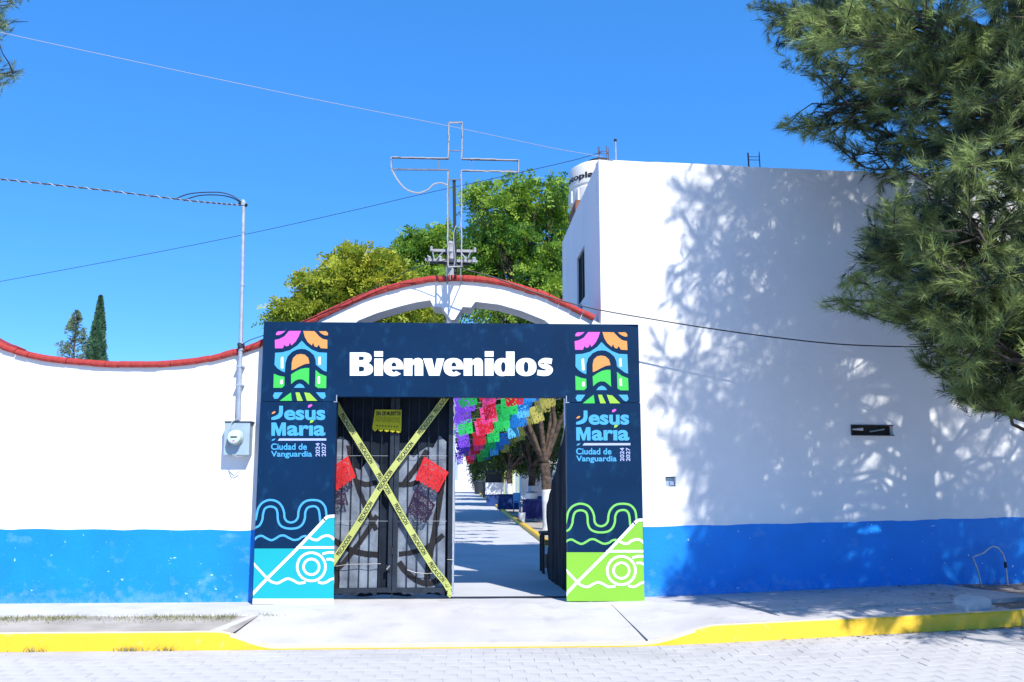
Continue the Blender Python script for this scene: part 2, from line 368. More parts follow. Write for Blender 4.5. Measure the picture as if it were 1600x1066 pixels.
# pavement: concrete slabs either side of the driveway
pav = tag(MB().add([(-14, KY + 0.12, -0.075), (-2.6, KY + 0.12, -0.075), (-2.6, 0.3, -0.075), (-14, 0.3, -0.075)], [(0, 1, 2, 3)]).build('pavement', 'dirt'), kind='structure')
def slab(poly, z, h=0.06, parent=pav, name='concrete_slab', m='conc', c=0.008, lf=True):
    """a slab with worn edges from an xy polygon"""
    cx = sum(p[0] for p in poly) / len(poly); cyy = sum(p[1] for p in poly) / len(poly); n = len(poly); vs = []
    def zz(p): return (z(p) if callable(z) else z) + (lift(p[0]) if lf else 0)
    ins = []
    for p in poly:
        d = math.hypot(cx - p[0], cyy - p[1]); ins.append((p[0] + (cx - p[0]) / d * c * 1.6, p[1] + (cyy - p[1]) / d * c * 1.6))
    vs = [(p[0], p[1], zz(p) - h) for p in poly] + [(p[0], p[1], zz(p) - c) for p in poly] + [(q[0], q[1], zz(q)) for q in ins]
    fs = [tuple(2 * n + i for i in range(n))] + [(k * n + i, k * n + (i + 1) % n, (k + 1) * n + (i + 1) % n, (k + 1) * n + i) for k in (0, 1) for i in range(n)]
    return MB().add(vs, fs).build(name, m, parent)
BK = -0.80                                      # front edge of the left slabs (behind it the grassy strip)
cuts = [-13.5, -11.2, -8.9, -6.9, -5.42, -3.62, -2.30]
for a, b in zip(cuts, cuts[1:]):
    sk = -0.42
    slab([(a + 0.006 + (sk if a > -13 else 0), BK + rnd.gauss(0, 0.01)), (b - 0.006 + (sk if b < -2.5 else -0.22), BK + rnd.gauss(0, 0.01)), (b - 0.006, 0.26), (a + 0.006, 0.26)], lambda p: -0.012 + rnd.gauss(0, 0.001), lf=False)
# driveway: one sloping slab with a cracked joint at the right
def drz(p):
    t = min(1, max(0, (-0.3 - p[1]) / 1.62)); f = min(1, max(0, (p[0] + 2.62) / 0.55)); f = f * f * (3 - 2 * f); return -0.010 * (1 - f) - 0.150 * t * f
def dz_r(p): return -0.012 - 0.15 * min(1, max(0, (-0.3 - p[1]) / 1.62)) * max(0, min(1, (2.6 - p[0]) / 0.7))
drv = tag(MB().add([(-2.6, KY + 0.16, -0.20), (2.5, KY + 0.2, -0.20), (2.5, 1.0, -0.03), (-2.6, 1.0, -0.03)], [(0, 1, 2, 3)]).build('driveway', 'dirt'), kind='structure')
def gridslab(name, xl, xr, y0, y1, zf, parent, m, nx=12, ny=10, h=0.05):
    """slab between two slanting sides: xl(t), xr(t), t from 0 (front) to 1 (back)"""
    vs = []
    for j in range(ny + 1):
        t = j / ny; a, b = xl(t), xr(t)
        for i in range(nx + 1):
            x = a + (b - a) * i / nx; y = y0(x) + (y1(x) - y0(x)) * t; vs.append((x, y, zf((x, y))))
    fs = [(j * (nx + 1) + i, j * (nx + 1) + i + 1, (j + 1) * (nx + 1) + i + 1, (j + 1) * (nx + 1) + i) for j in range(ny) for i in range(nx)]
    ring = [i for i in range(nx)] + [j * (nx + 1) + nx for j in range(ny)] + [ny * (nx + 1) + i for i in range(nx, 0, -1)] + [j * (nx + 1) for j in range(ny, 0, -1)]
    k = len(vs); vs += [(vs[i][0], vs[i][1], vs[i][2] - h) for i in ring]
    fs += [(ring[i], k + i, k + (i + 1) % len(ring), ring[(i + 1) % len(ring)]) for i in range(len(ring))]
    o = MB().add(vs, fs).build(name, m, parent); return smooth(o, 35)
gridslab('concrete_slab', lambda t: -2.29 - 0.36 * (1 - t), lambda t: 1.80 - 0.18 * t, lambda x: kerb_y(x) + 0.19, lambda x: 0.72, lambda p: drz(p) + rnd.gauss(0, 0.0012), drv, 'conc', 24, 14)
# right of the joint the pavement climbs back to full height
cuts = [1.82, 2.96, 4.20, 5.15, 6.25]
for i, (a, b) in enumerate(zip(cuts, cuts[1:])):
    def zf(p): return -0.150 * min(1, max(0, (-0.3 - p[1]) / 1.62)) * max(0, min(1, (2.75 - p[0]) / 0.8)) + lift(p[0]) + 0.002 + rnd.gauss(0, 0.001)
    fr = (lambda x: kerb_y(x) + 0.19) if i < 1 else (lambda x: kerb_y(x) + 0.80)
    gridslab('concrete_slab', lambda t, a=a, i=i: a + 0.006 + (0.42 if i else 0.0) * (1 - t) - (0.18 if i == 0 else 0) * t, lambda t, b=b: b - 0.006 + 0.42 * (1 - t), fr, lambda x: 0.30 + 0.0875 * (x - 1.7) - 0.01, zf, pav, 'conc', 8, 10)
# narrow cracked strip between the slabs and the right kerb
cuts = [2.95, 3.9, 4.75, 5.5]
for a, b in zip(cuts, cuts[1:]):
    gridslab('concrete_slab', lambda t, a=a: a + 0.42 + 0.0 * t, lambda t, b=b: b + 0.405, lambda x: kerb_y(x) + 0.15, lambda x: kerb_y(x) + 0.775 + rnd.gauss(0, 0.006), lambda p: lift(p[0]) - 0.012 + rnd.gauss(0, 0.001), pav, 'conc', 6, 5)
# bare earth under the right pavement and beyond its end
xs = [3.1 + 0.25 * i for i in range(32)]
vs = []; N = 12
for x in xs:
    ya = kerb_y(min(x, 9)) + (0.13 if x < 6.5 else 0.0); yb = 0.32 + 0.0875 * (x - 1.7)
    for j in range(N): 
        t = j / (N - 1); zz = lift(x) - 0.035 + (0.02 * math.sin(x * 5 + j * 1.7) * math.sin(j * 2.1 + x * 2.3) if x > 5.6 else 0) - (0.03 if x > 6.4 and j < 3 else 0)
        vs.append((x, ya + (yb - ya) * t, zz))
g = MB().add(vs, [(i * N + j, (i + 1) * N + j, (i + 1) * N + j + 1, i * N + j + 1) for i in range(len(xs) - 1) for j in range(N - 1)])
tag(smooth(g.build('terrain', 'dirt'), 80), kind='structure')
# verge strip between slabs and left kerb
vs = []; xs = list(np.arange(-14, -2.3, 0.2))
for x in xs:
    for j in range(5):
        y = KY + 0.12 + (BK - KY - 0.12) * j / 4; vs.append((x, y, -0.032 + 0.014 * NR.random()))
g = MB().add(vs, [(i * 5 + j, (i + 1) * 5 + j, (i + 1) * 5 + j + 1, i * 5 + j + 1) for i in range(len(xs) - 1) for j in range(4)])
tag(smooth(g.build('verge', 'sand'), 80), kind='structure')
# dry grass on the verge and tufts in the kerb joints
def blades(spots, hgt, name):
    V = []; F = []; T = []
    for (x, y, z, h) in spots:
        a = NR.random() * 6.283; ln = h * (0.6 + 0.8 * NR.random()); tx, ty = NR.normal(0, 0.6, 2) * ln
        w = 0.004; dx, dy = math.cos(a) * w, math.sin(a) * w; k = len(V)
        V += [(x - dx, y - dy, z), (x + dx, y + dy, z), (x + tx, y + ty, z + ln)]; F.append((k, k + 1, k + 2)); t = NR.random(); T += [t, t, min(1, t + 0.3)]
    return put(name, fast_mesh(name, V, F, T), 'grass')
sp = []
for _ in range(5200):
    x = NR.uniform(-8.2, -2.62); y = BK - abs(NR.normal(0, 0.17)); y = max(y, KY + 0.16)
    if math.sin(x * 2.1) * 0.5 + math.sin(x * 5.3 + 1) * 0.35 + NR.normal(0, 0.5) > -0.35: sp.append((x, y, -0.03, 0.042))
for cx, n in ((-4.3, 40), (-3.35, 70), (-3.0, 30), (-2.35, 90), (2.0, 25)):
    for _ in range(n): sp.append((cx + NR.normal(0, 0.07), (KY - 0.012 if cx > -4.9 and cx < -2.5 else (-0.75 if cx < 0 else -0.2)) + NR.normal(0, 0.012), (ROADZ if cx < -2.5 else -0.05), 0.05))
tag(blades(sp, 0.04, 'grass'), 'dry short grass along the strip behind the yellow kerb', 'grass', kind='stuff')

# inside the gate: concrete drive with a yellow kerb and a sandy strip under the trees
CD = -0.016                                     # the drive runs very slightly to the left
def inx(y, off): return off + CD * y
g = MB(); g.add([(-60, 0.72, -0.06), (60, 0.72, -0.06), (60, 260, -0.06), (-60, 260, -0.06)], [(0, 1, 2, 3)])
tag(g.build('yard_ground', 'sand'), kind='structure')
g = MB()
g.add([(inx(0, -6.5), 0.72, -0.01), (inx(0, 1.9), 0.72, -0.01), (inx(150, 1.83), 150, -0.01), (inx(150, -6.5), 150, -0.01)], [(0, 1, 2, 3)])
tag(g.build('path', 'path'), kind='structure')
g = MB()
y = 4.7; 
kin = tag(empty('kerb_inside'), kind='structure')
km = None; seg = 0
while y < 104:
    ln = 1.55 if y < 40 else 6.0
    b = MB(); x = inx(y, 1.83); x2 = inx(y + ln, 1.83)
    vs = []
    for (xx, yy) in ((x, y), (x2, y + ln - 0.03)):
        vs += [(xx - 0.01, yy, -0.03), (xx, yy, 0.075), (xx + 0.02, yy, 0.095), (xx + 0.115, yy, 0.095), (xx + 0.12, yy, -0.03)]
    b.add(vs, [(0, 5, 6, 1), (1, 6, 7, 2), (2, 7, 8, 3), (3, 8, 9, 4), (0, 1, 2, 3, 4), (9, 8, 7, 6, 5)])
    b.build('kerb_stone', 'yellow', kin); y += ln
# steel gate track set into the threshold
tag(MB().box((-1.84, 0.36, -0.02), (1.34, 0.52, 0.006)).build('threshold', 'steel'), kind='structure')

# ================================================================ ENTRANCE WALL WITH ITS ARCH
WF, WB = 0.25, 0.72                             # wall faces
ew = empty('entrance_wall', (-3, WF, 0), 'long white wall with blue base and wavy red-tiled top rising into the gate arch', 'wall')
top_px = [(-330, 545), (-200, 500), (-110, 502), (-50, 522), (0, 545), (50, 561), (100, 569), (150, 573), (200, 575), (260, 574), (320, 567), (370, 555), (410, 541), (450, 523), (490, 505), (530, 486),
          (570, 468), (620, 452), (665, 443), (710, 440), (760, 443), (800, 451), (840, 463), (880, 480), (920, 499), (945, 512)]
top = [P(a, b, WF) for a, b in top_px]
top = [np.array([-16.0, WF, top[0][2]])] + top
curve = catmull([(p[0], p[2]) for p in top], 6)
ctx = np.array([c[0] for c in curve]); ctz = np.array([c[1] for c in curve])
def topz(x): return float(np.interp(x, ctx, ctz))
XL, XR = -1.86, 1.36
ap = [(545, 513), (561, 500.5), (590, 489), (624, 479), (650, 472.5), (672, 469), (677.6, 479.3), (690, 480), (705, 499.7), (710.4, 499.7), (723, 479.6), (736, 480.5), (743, 471.5), (780, 476), (815, 486), (851, 500.5), (866, 513)]
apw = [P(a, b, WF) for a, b in ap]
bx = np.array([XL, XL + 0.02] + [p[0] for p in apw] + [XR - 0.02, XR]); bz = np.array([2.7, 3.2] + [p[2] for p in apw] + [3.2, 2.7])
smp = sorted(set([-16.0] + list(np.arange(-9, 1.71, 0.12)) + [1.72]) | set(p[0] for p in apw))
smp = [s for s in smp if abs(s - XL) > 0.03 and abs(s - XR) > 0.03]
def wallcols(xs, botf):
    b = MB()
    for x in xs:
        zb, zt = botf(x), topz(x) + 0.02
        b.v += [(x, WF, zb), (x, WF, zt), (x, WB, zt), (x, WB, zb)]
    n = len(xs)
    for i in range(n - 1):
        for c in range(4):
            b.f.append((4 * i + c, 4 * i + 4 + c, 4 * i + 4 + (c + 1) % 4, 4 * i + (c + 1) % 4))
    b.f += [(3, 2, 1, 0), (4 * n - 4, 4 * n - 3, 4 * n - 2, 4 * n - 1)]
    return b
body = MB()
for b in (wallcols([s for s in smp if s < XL] + [XL], lambda x: -0.3), wallcols([XL] + [s for s in smp if XL < s < XR] + [XR], lambda x: float(np.interp(x, bx, bz))), wallcols([XR] + [s for s in smp if s > XR], lambda x: -0.3)):
    body.add(b.v, b.f)
body.build('wall_body', 'plaster', ew)
# blue painted base, a skin of paint
def dado(pts_top, pts_bot, off, name, parent, m='blue'):
    b = MB(); n = len(pts_top)
    o = Vector(off)
    for t, u in zip(pts_top, pts_bot): b.v += [tuple(Vector(u) + o), tuple(Vector(t) + o), tuple(Vector(t) - o), tuple(Vector(u) - o)]
    for i in range(n - 1):
        for c in range(3): b.f.append((4 * i + c, 4 * i + 4 + c, 4 * i + 4 + c + 1, 4 * i + c + 1))
    return b.build(name, m, parent)
xs = list(np.arange(-14, XL, 0.09)) + [XL]
tp = [(x, WF, float(np.interp(x, [-14, -5.8, -2.7, XL], [0.885, 0.885, 0.865, 0.86])) + 0.006 * math.sin(x * 9) + rnd.gauss(0, 0.002)) for x in xs]
dado(tp, [(x, WF, -0.2) for x in xs], (0, -0.003, 0), 'painted_base', ew)
# red clay coping tiles, one by one along the curve
seglen = np.hypot(np.diff(ctx), np.diff(ctz)); cum = np.concatenate([[0], np.cumsum(seglen)])
tm = []
for k in range(5):
    b = MB(); ln = 0.165 / 2 - 0.0018; y0, y1 = WF - 0.055 + rnd.gauss(0, 0.003), WB + 0.05; h = 0.064 + rnd.gauss(0, 0.002)
    prof = [(y0 + 0.012, -0.012), (y0, 0.015), (y0 + 0.004, h - 0.03), (y0 + 0.035, h), (y1 - 0.03, h), (y1, h - 0.03), (y1 - 0.01, -0.012)]
    n = len(prof); e = 0.004
    vs = [(-ln, y, z) for y, z in prof] + [(-ln + e, y, z + (0.004 if z > 0.03 else 0)) for y, z in prof] + [(ln - e, y, z + (0.004 if z > 0.03 else 0)) for y, z in prof] + [(ln, y, z) for y, z in prof]
    fs = [(r * n + i, (r + 1) * n + i, (r + 1) * n + (i + 1) % n, r * n + (i + 1) % n) for r in range(3) for i in range(n)] + [tuple(range(n)), tuple(3 * n + i for i in range(n))[::-1]]
    me = b.add(vs, fs).mesh('coping_tile'); me.materials.append(M['tile']); tm.append(me)
s = float(np.interp(-8.3, ctx, cum)); k = 0
while True:
    x = float(np.interp(s, cum, ctx)); z = float(np.interp(s, cum, ctz))
    if x > 1.62: break
    a = math.atan2(float(np.interp(s + 0.08, cum, ctz)) - float(np.interp(s - 0.08, cum, ctz)), float(np.interp(s + 0.08, cum, ctx)) - float(np.interp(s - 0.08, cum, ctx)))
    o = put('coping_tile', tm[k % 5], None, ew, False); o.location = (x + 3, rnd.gauss(0, 0.003) - WF, z + 0.015 + rnd.gauss(0, 0.003)); o.rotation_euler = (0, -a + rnd.gauss(0, 0.012), rnd.gauss(0, 0.012))
    s += 0.165; k += 1

# ================================================================ TWO-STOREY BUILDING
TH = R(5.0); BA = np.array([1.70, 0.30, 0.0]); ZT = 5.83
bd = empty('corner_building', (1.7, 0.3, 0), 'tall flat white two-storey building with blue base beside the gate', 'building')
def facade(org, th, u0, u1, z0, z1, holes, depth, name, m, parent, inward, du=0.35, jit=0.004):
    d = np.array([math.cos(th), math.sin(th), 0]); nn = np.array(inward)
    us = sorted(set([u0, u1] + [h[0] for h in holes] + [h[1] for h in holes] + [u for u in np.arange(u0, u1, du) if all(abs(u - e) > 0.05 for h in holes for e in h[:2])]))
    zs = sorted(set([z0, z1] + [h[2] for h in holes] + [h[3] for h in holes]))
    b = MB(); idx = {}
    tj = {u: rnd.gauss(0, jit) for u in us}; tj[u0] = 0
    def V(u, z):
        if (u, z) not in idx:
            idx[(u, z)] = len(b.v); p = org + d * u; b.v.append((p[0], p[1], z + (tj[u] if z == z1 else 0)))
        return idx[(u, z)]
    for i in range(len(us) - 1):
        for j in range(len(zs) - 1):
            uc, zc = (us[i] + us[i + 1]) / 2, (zs[j] + zs[j + 1]) / 2
            if any(h[0] < uc < h[1] and h[2] < zc < h[3] for h in holes): continue
            b.f.append((V(us[i], zs[j]), V(us[i + 1], zs[j]), V(us[i + 1], zs[j + 1]), V(us[i], zs[j + 1])))
    for h in holes:
        c = [org + d * h[0], org + d * h[1]]
        q = [(c[0], h[2]), (c[1], h[2]), (c[1], h[3]), (c[0], h[3])]
        f = [(p[0], p[1], z) for p, z in q]; bk = [tuple(np.array([p[0], p[1], z]) + nn * depth) for p, z in q]
        b.add(f + bk, [(i, (i + 1) % 4, (i + 1) % 4 + 4, i + 4) for i in range(4)])
    # parapet top and inner face
    for i in range(len(us) - 1):
        p, q = org + d * us[i], org + d * us[i + 1]
        za, zb = z1 + tj[us[i]], z1 + tj[us[i + 1]]
        pi, qi = p + nn * 0.2, q + nn * 0.2
        b.add([(p[0], p[1], za), (q[0], q[1], zb), (qi[0], qi[1], zb), (pi[0], pi[1], za), (pi[0], pi[1], za - 0.6), (qi[0], qi[1], zb - 0.6)], [(0, 1, 2, 3), (3, 2, 5, 4)])
    return b.build(name, m, parent)
FD = np.array([math.cos(TH), math.sin(TH), 0]); FN = np.array([-math.sin(TH), math.cos(TH), 0])
def fu(px, py): p = PL(px, py, BA, TH); return float((p - BA) @ FD), float(p[2])
v0 = fu(1329.5, 664.5); v1 = fu(1396, 680.5); e0 = fu(1039.5, 745); e1 = fu(1056, 760.5)
vent = (v0[0], v1[0], v1[1], v0[1]); ebox = (e0[0], e1[0], e1[1], e0[1])
facade(BA, TH, 0, 11.0, -0.3, ZT, [vent, ebox], 0.09, 'front_wall', 'plaster', bd, FN)
STH = R(90) + 0.016; SD = np.array([math.cos(STH), math.sin(STH), 0]); SN = np.array([1.0, 0.016, 0])
def su(px, py): p = PL(px, py, BA, STH); return float((p - BA) @ SD), float(p[2])
w0 = su(913, 383); w1 = su(899.5, 408); w2 = su(915, 462); w3 = su(904, 481)
win = (w0[0], (w1[0] + w3[0]) / 2, w2[1], w0[1])
facade(BA, STH, 0.0, 4.35, -0.3, ZT, [win], 0.2, 'side_wall', 'plaster', bd, SN)
pB = BA + SD * 4.35
facade(pB, TH, 0, 11.0, -0.3, ZT, [], 0.2, 'back_wall', 'plaster', bd, -FN)
pr = BA + FD * 11.0
facade(pr, STH, 0, 4.35, -0.3, ZT, [], 0.2, 'end_wall', 'plaster', bd, -SN)
q = [BA, pr, pr + SD * 4.35, pB]
MB().add([(p[0], p[1], ZT - 0.42) for p in q], [(0, 1, 2, 3)]).build('roof', 'conc', bd)
# slot in the front wall: recess with its shade painted as a black back, a steel angle and two pale pipe ends inside
def onf(u, z, dep=0.0): p = BA + FD * u + FN * dep; return Vector((p[0], p[1], z))
vt = empty('wall_slot', (0, 0, 0)); vt.parent = bd; vt.location = -Vector(bd.location)
du, dz = vent[1] - vent[0], vent[3] - vent[2]
def plate(name, m, u0, u1, z0, z1, d0, d1, parent):
    c = [onf(u, z, d) for d in (d0, d1) for u, z in ((u0, z0), (u1, z0), (u1, z1), (u0, z1))]
    return MB().add(c, [(0, 1, 2, 3), (7, 6, 5, 4), (0, 4, 5, 1), (1, 5, 6, 2), (2, 6, 7, 3), (3, 7, 4, 0)]).build(name, m, parent)
bk = plate('recess_back', 'ink', vent[0] - 0.01, vent[1] + 0.01, vent[2] - 0.01, vent[3] + 0.01, 0.085, 0.10, bd)
bpy.data.objects.remove(vt)
fr = MB(); t = 0.007
for a, b in (((vent[0], vent[2]), (vent[1], vent[2])), ((vent[0], vent[3]), (vent[1], vent[3])), ((vent[0], vent[2]), (vent[0], vent[3]))):
    fr.bar(onf(a[0], a[1], 0.0), onf(b[0], b[1], 0.0), 0.012, 0.05)
fr.build('slot_frame', 'alu', bd)
MB().tube([onf(vent[0] + du * 0.07, vent[2] + dz * 0.60, 0.06), onf(vent[0] + du * 0.10, vent[2] + dz * 0.61, 0.055), onf(vent[0] + du * 0.31, vent[2] + dz * 0.62, 0.04)], [0.004, 0.012, 0.022], 10).build('pipe_end', 'wplast', bd)
MB().tube([onf(vent[0] + du * 0.50, vent[2] + dz * 0.38, 0.07), onf(vent[0] + du * 0.84, vent[2] + dz * 0.64, 0.06)], [0.010, 0.012], 8).build('pipe_end', 'meterbox', bd)
plate('box_plate', 'meterbox', ebox[0] + 0.012, ebox[1], ebox[2], ebox[3] - 0.012, 0.05, 0.06, bd)
plate('box_cover', 'plav', ebox[0] + 0.07, ebox[1] - 0.015, ebox[2] + 0.02, ebox[2] + 0.07, 0.03, 0.05, bd)
# window on the shaded side
def ons(u, z, dep=0.0): p = BA + SD * u + SN * dep; return Vector((p[0], p[1], z))
wf = MB()
for a, b in (((win[0], win[2]), (win[1], win[2])), ((win[0], win[3]), (win[1], win[3])), ((win[0], win[2]), (win[0], win[3])), ((win[1], win[2]), (win[1], win[3])), (((win[0] + win[1]) / 2, win[2]), ((win[0] + win[1]) / 2, win[3]))):
    wf.bar(ons(a[0], a[1], 0.06), ons(b[0], b[1], 0.06), 0.07, 0.06)
wfo = wf.build('window', 'alu', bd)
c = [ons(u, z, 0.065) for u, z in ((win[0], win[2]), (win[1], win[2]), (win[1], win[3]), (win[0], win[3]))] + [ons(u, z, 0.071) for u, z in ((win[0], win[2]), (win[1], win[2]), (win[1], win[3]), (win[0], win[3]))]
MB().add(c, [(0, 1, 2, 3), (7, 6, 5, 4), (0, 4, 5, 1), (1, 5, 6, 2), (2, 6, 7, 3), (3, 7, 4, 0)]).build('pane', 'glass', wfo)
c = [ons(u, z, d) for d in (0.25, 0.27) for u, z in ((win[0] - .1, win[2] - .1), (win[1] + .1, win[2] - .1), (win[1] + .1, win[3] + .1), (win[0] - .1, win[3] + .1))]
MB().add(c, [(0, 1, 2, 3), (7, 6, 5, 4), (0, 4, 5, 1), (1, 5, 6, 2), (2, 6, 7, 3), (3, 7, 4, 0)]).build('room_shade_plate', 'void', wfo)  # flat plate behind the pane, coloured dark to stand for the unlit room
# blue base of the building
us = list(np.arange(0.0, 11.0, 0.09)); q0, q1 = fu(1008, 823), fu(1600, 808); qm = fu(1300, 816.5)
tp = []; bt = []
for u in us:
    z = float(np.interp(u, [0, q0[0], qm[0], q1[0], 11], [q0[1], q0[1], qm[1], q1[1], q1[1] + 0.04])) + 0.005 * math.sin(u * 7) + rnd.gauss(0, 0.0025)
    p = BA + FD * u; tp.append((p[0], p[1], z)); bt.append((p[0], p[1], -0.25))
dado(tp, bt, tuple(-FN * 0.003), 'painted_base', bd)
# small blue sheet caught in the corner above the arch
c = PL(905, 492, BA, STH)
MB().box((c[0] - 0.05, c[1] - 0.35, c[2] - 0.12), (c[0] - 0.004, c[1] + 0.25, c[2] + 0.10)).build('blue_patch', 'psky', bd)

# ---- rooftop tank, rebar, vent pipe
TY = 3.9
tl = P(889.5, 300, TY); tr_x = tl[0] + 1.10
tz0 = P(895, 326, TY)[2]; tz1 = P(900, 272, TY)[2]; ttop = P(925, 252, TY)[2]
tc_ = (tl[0] + 0.55, TY, 0)
pd = MB(); pd.box((tc_[0] - 0.5, TY - 0.5, ZT - 0.45), (tc_[0] + 0.5, TY + 0.5, tz0)).build('tank_pedestal', 'brick', bd)
tk = empty('water_tank', (tc_[0], TY, tz0), 'cream plastic water tank with black lettering on the building roof', 'water tank')
Hh = tz1 - tz0
prof = [(0.50, 0.0), (0.55, 0.03), (0.55, Hh * 0.42), (0.535, Hh * 0.45), (0.535, Hh * 0.50), (0.55, Hh * 0.53), (0.55, Hh), (0.53, Hh + 0.05), (0.42, Hh + 0.12), (0.25, Hh + 0.17), (0.23, Hh + 0.17)]
b = MB().lathe(prof, (tc_[0], TY, tz0), 40); smooth(b.build('tank_body', 'cream', tk), 35)
b = MB().lathe([(0.24, 0), (0.24, 0.05), (0.2, 0.075)], (tc_[0], TY, tz0 + Hh + 0.165), 28); smooth(b.build('lid', 'black', tk), 35)
for k in range(9):
    a = math.pi * (1.0 + 0.11 * k); r = 0.552
    MB().bar((tc_[0] + r * math.cos(a), TY + r * math.sin(a), tz0 + 0.04), (tc_[0] + r * math.cos(a), TY + r * math.sin(a), tz0 + Hh * 0.40), 0.03, 0.012).build('rib', 'cream', tk)

FONT = None
def textmesh(body, bold=0.0, spacing=1.0):
    cu = bpy.data.curves.new('t', 'FONT'); cu.body = body; cu.size = 1.0; cu.offset = bold; cu.space_character = spacing; cu.resolution_u = 6
    o = bpy.data.objects.new('t', cu); COL.objects.link(o)
    dg = bpy.context.evaluated_depsgraph_get(); dg.update()
    me = bpy.data.meshes.new_from_object(o.evaluated_get(dg)); bpy.data.objects.remove(o); bpy.data.curves.remove(cu)
    v = np.array([tuple(x.co) for x in me.vertices]); f = [tuple(p.vertices) for p in me.polygons]; bpy.data.meshes.remove(me)
    lo, hi = v.min(0), v.max(0)
    v = (v[:, :2] - lo[:2]) / (hi - lo)[:2]           # unit box
    return v, f
def text_on(body, mapf, name, m, parent, bold=0.0, spacing=1.0):
    v, f = textmesh(body, bold, spacing)
    return MB().add([tuple(mapf(a, b)) for a, b in v], f).build(name, m, parent)
def tank_map(u, v):
    a = math.pi * (0.93 + 0.52 * u); r = 0.556; return (tc_[0] + r * math.cos(a), TY + r * math.sin(a), tz0 + Hh * (0.60 + 0.22 * v))
text_on('Rotoplas', tank_map, 'lettering', 'ink', tk, 0.03)

def rebar(px0, px1, pyt, pyb, Y, label):
    a, b = P(px0, pyb, Y), P(px1, pyb, Y); t = P(px0, pyt, Y)[2]; o = empty('rebar_cage', (a[0], Y, ZT - 0.3), label, 'rebar', 'rebar stubs on the roof')
    w = b[0] - a[0]; dd = min(0.22, w * 0.8)
    for x, yy, e in ((a[0], Y, 0), (b[0], Y, 0.02), (a[0] + 0.03, Y + dd, 0.05), (b[0] + 0.04, Y + dd, 0.03)):
        MB().tube([(x, yy, ZT - 0.4), (x - 0.02, yy, t + e)], 0.006, 5).build('bar', 'rust', o)
    r = MB(); z = t - 0.06
    for p, q in (((a[0], Y), (b[0], Y)), ((b[0], Y), (b[0] + 0.04, Y + dd)), ((b[0] + 0.04, Y + dd), (a[0] + 0.03, Y + dd)), ((a[0] + 0.03, Y + dd), (a[0], Y))): r.tube([(p[0] - .02, p[1], z), (q[0] - .02, q[1], z)], 0.005, 5)
    r.build('stirrup', 'rust', o); return o
rebar(937, 950, 230, 250, 0.55, 'rusty rebar cage at the roof corner beside the water tank')
rebar(1172, 1189, 239, 256, 1.0, 'thin rebar cage standing alone on the middle of the parapet')
vp = empty('vent_pipe', tuple(P(962, 250, 0.7)), 'thin pale vent pipe with dark cap on the roof edge', 'pipe')
a, b = P(962.5, 262, 0.7), P(961.5, 221, 0.7)
MB().tube([a, b], 0.013, 8).build('pipe', 'galv', vp); MB().tube([b, b + np.array([0, 0, 0.03])], 0.022, 8).build('cap', 'black', vp)

# ================================================================ WELCOME PORTAL
PT = 0.16                                        # depth of the portal boxes
pt = empty('welcome_portal', (-0.26, 0, 0), 'navy blue portal boards around the gate with white Bienvenidos lettering', 'portal')
x0, x1 = -2.672, 2.142; ox0, ox1 = -1.722, 1.194; zt = 3.488; zs = P(460, 627.5)[2]; zo = 2.535
def quad(px): return [P(*p) for p in px]
def panel(a, b, name, m, bev=0.004): return MB().box(a, b).build(name, m, pt)
bm = panel((x0, 0, zs + 0.002), (x1, PT, zt), 'beam_panel', 'navy')
# the beam overlaps the opening only down to zo: notch it by rebuilding as three boxes joined in one mesh
b = MB(); b.box((x0, 0, zo), (x1, PT, zt)); b.box((x0, 0.0, zs + 0.003), (ox0, PT, zo - 0.0005)); b.box((ox1, 0.0, zs + 0.003), (x1, PT, zo - 0.0005))
bm.data = b.mesh('beam_panel'); bm.data.materials.append(M['navy'])
lp = panel((x0 - 0.002, -0.001, 0.012), (ox0, PT, zs - 0.003), 'side_panel', 'navy'); lp['label'] = 'navy board with teal wave and hill print'
rp = panel((ox1, -0.001, 0.012), (x1 + 0.004, PT, zs - 0.003), 'side_panel', 'navy'); rp['label'] = 'navy board with lime green wave and hill print'
for x in (x0 + 0.25, x0 + 0.62, ox1 + 0.28, ox1 + 0.62): MB().box((x - 0.02, 0.01, -0.03), (x + 0.02, 0.1, 0.012)).build('foot', 'galv', pt)
for x, s in ((ox0, 1), (ox1, -1)):
    MB().box((x - 0.035 if s > 0 else x - 0.012, -0.006, zs - 0.006), (x + 0.012 if s > 0 else x + 0.035, -0.001, zs + 0.004)).box((x - 0.005, -0.006, zs), (x + 0.005, -0.001, zo + 0.02)).build('corner_strip', 'galv', pt)
def ply(pts, m, parent, off, name): return MB().add([P(a, b, -off) for a, b in pts], [tuple(range(len(pts)))]).build(name, m, parent)
def ribbon(pts, w, n=6, sm=True):
    pts = [np.array(p, float) for p in pts]
    if sm and len(pts) > 2: pts = catmull(pts, n)
    L_, R_ = [], []
    for i in range(len(pts)):
        t = pts[min(i + 1, len(pts) - 1)] - pts[max(i - 1, 0)]; t = t / (np.linalg.norm(t) + 1e-9); nn = np.array([-t[1], t[0]])
        L_.append(pts[i] + nn * w / 2); R_.append(pts[i] - nn * w / 2)
    return L_, R_
def rib_on(lines, w, m, parent, off, name, mapf, sm=True):
    b = MB()
    for pts in lines:
        A, B = ribbon(pts, w, 6, sm); n = len(A)
        b.add([P(*mapf(*p), -off) for p in A] + [P(*mapf(*p), -off) for p in B], [(i, i + 1, n + i + 1, n + i) for i in range(n - 1)])
    return b.build(name, m, parent)
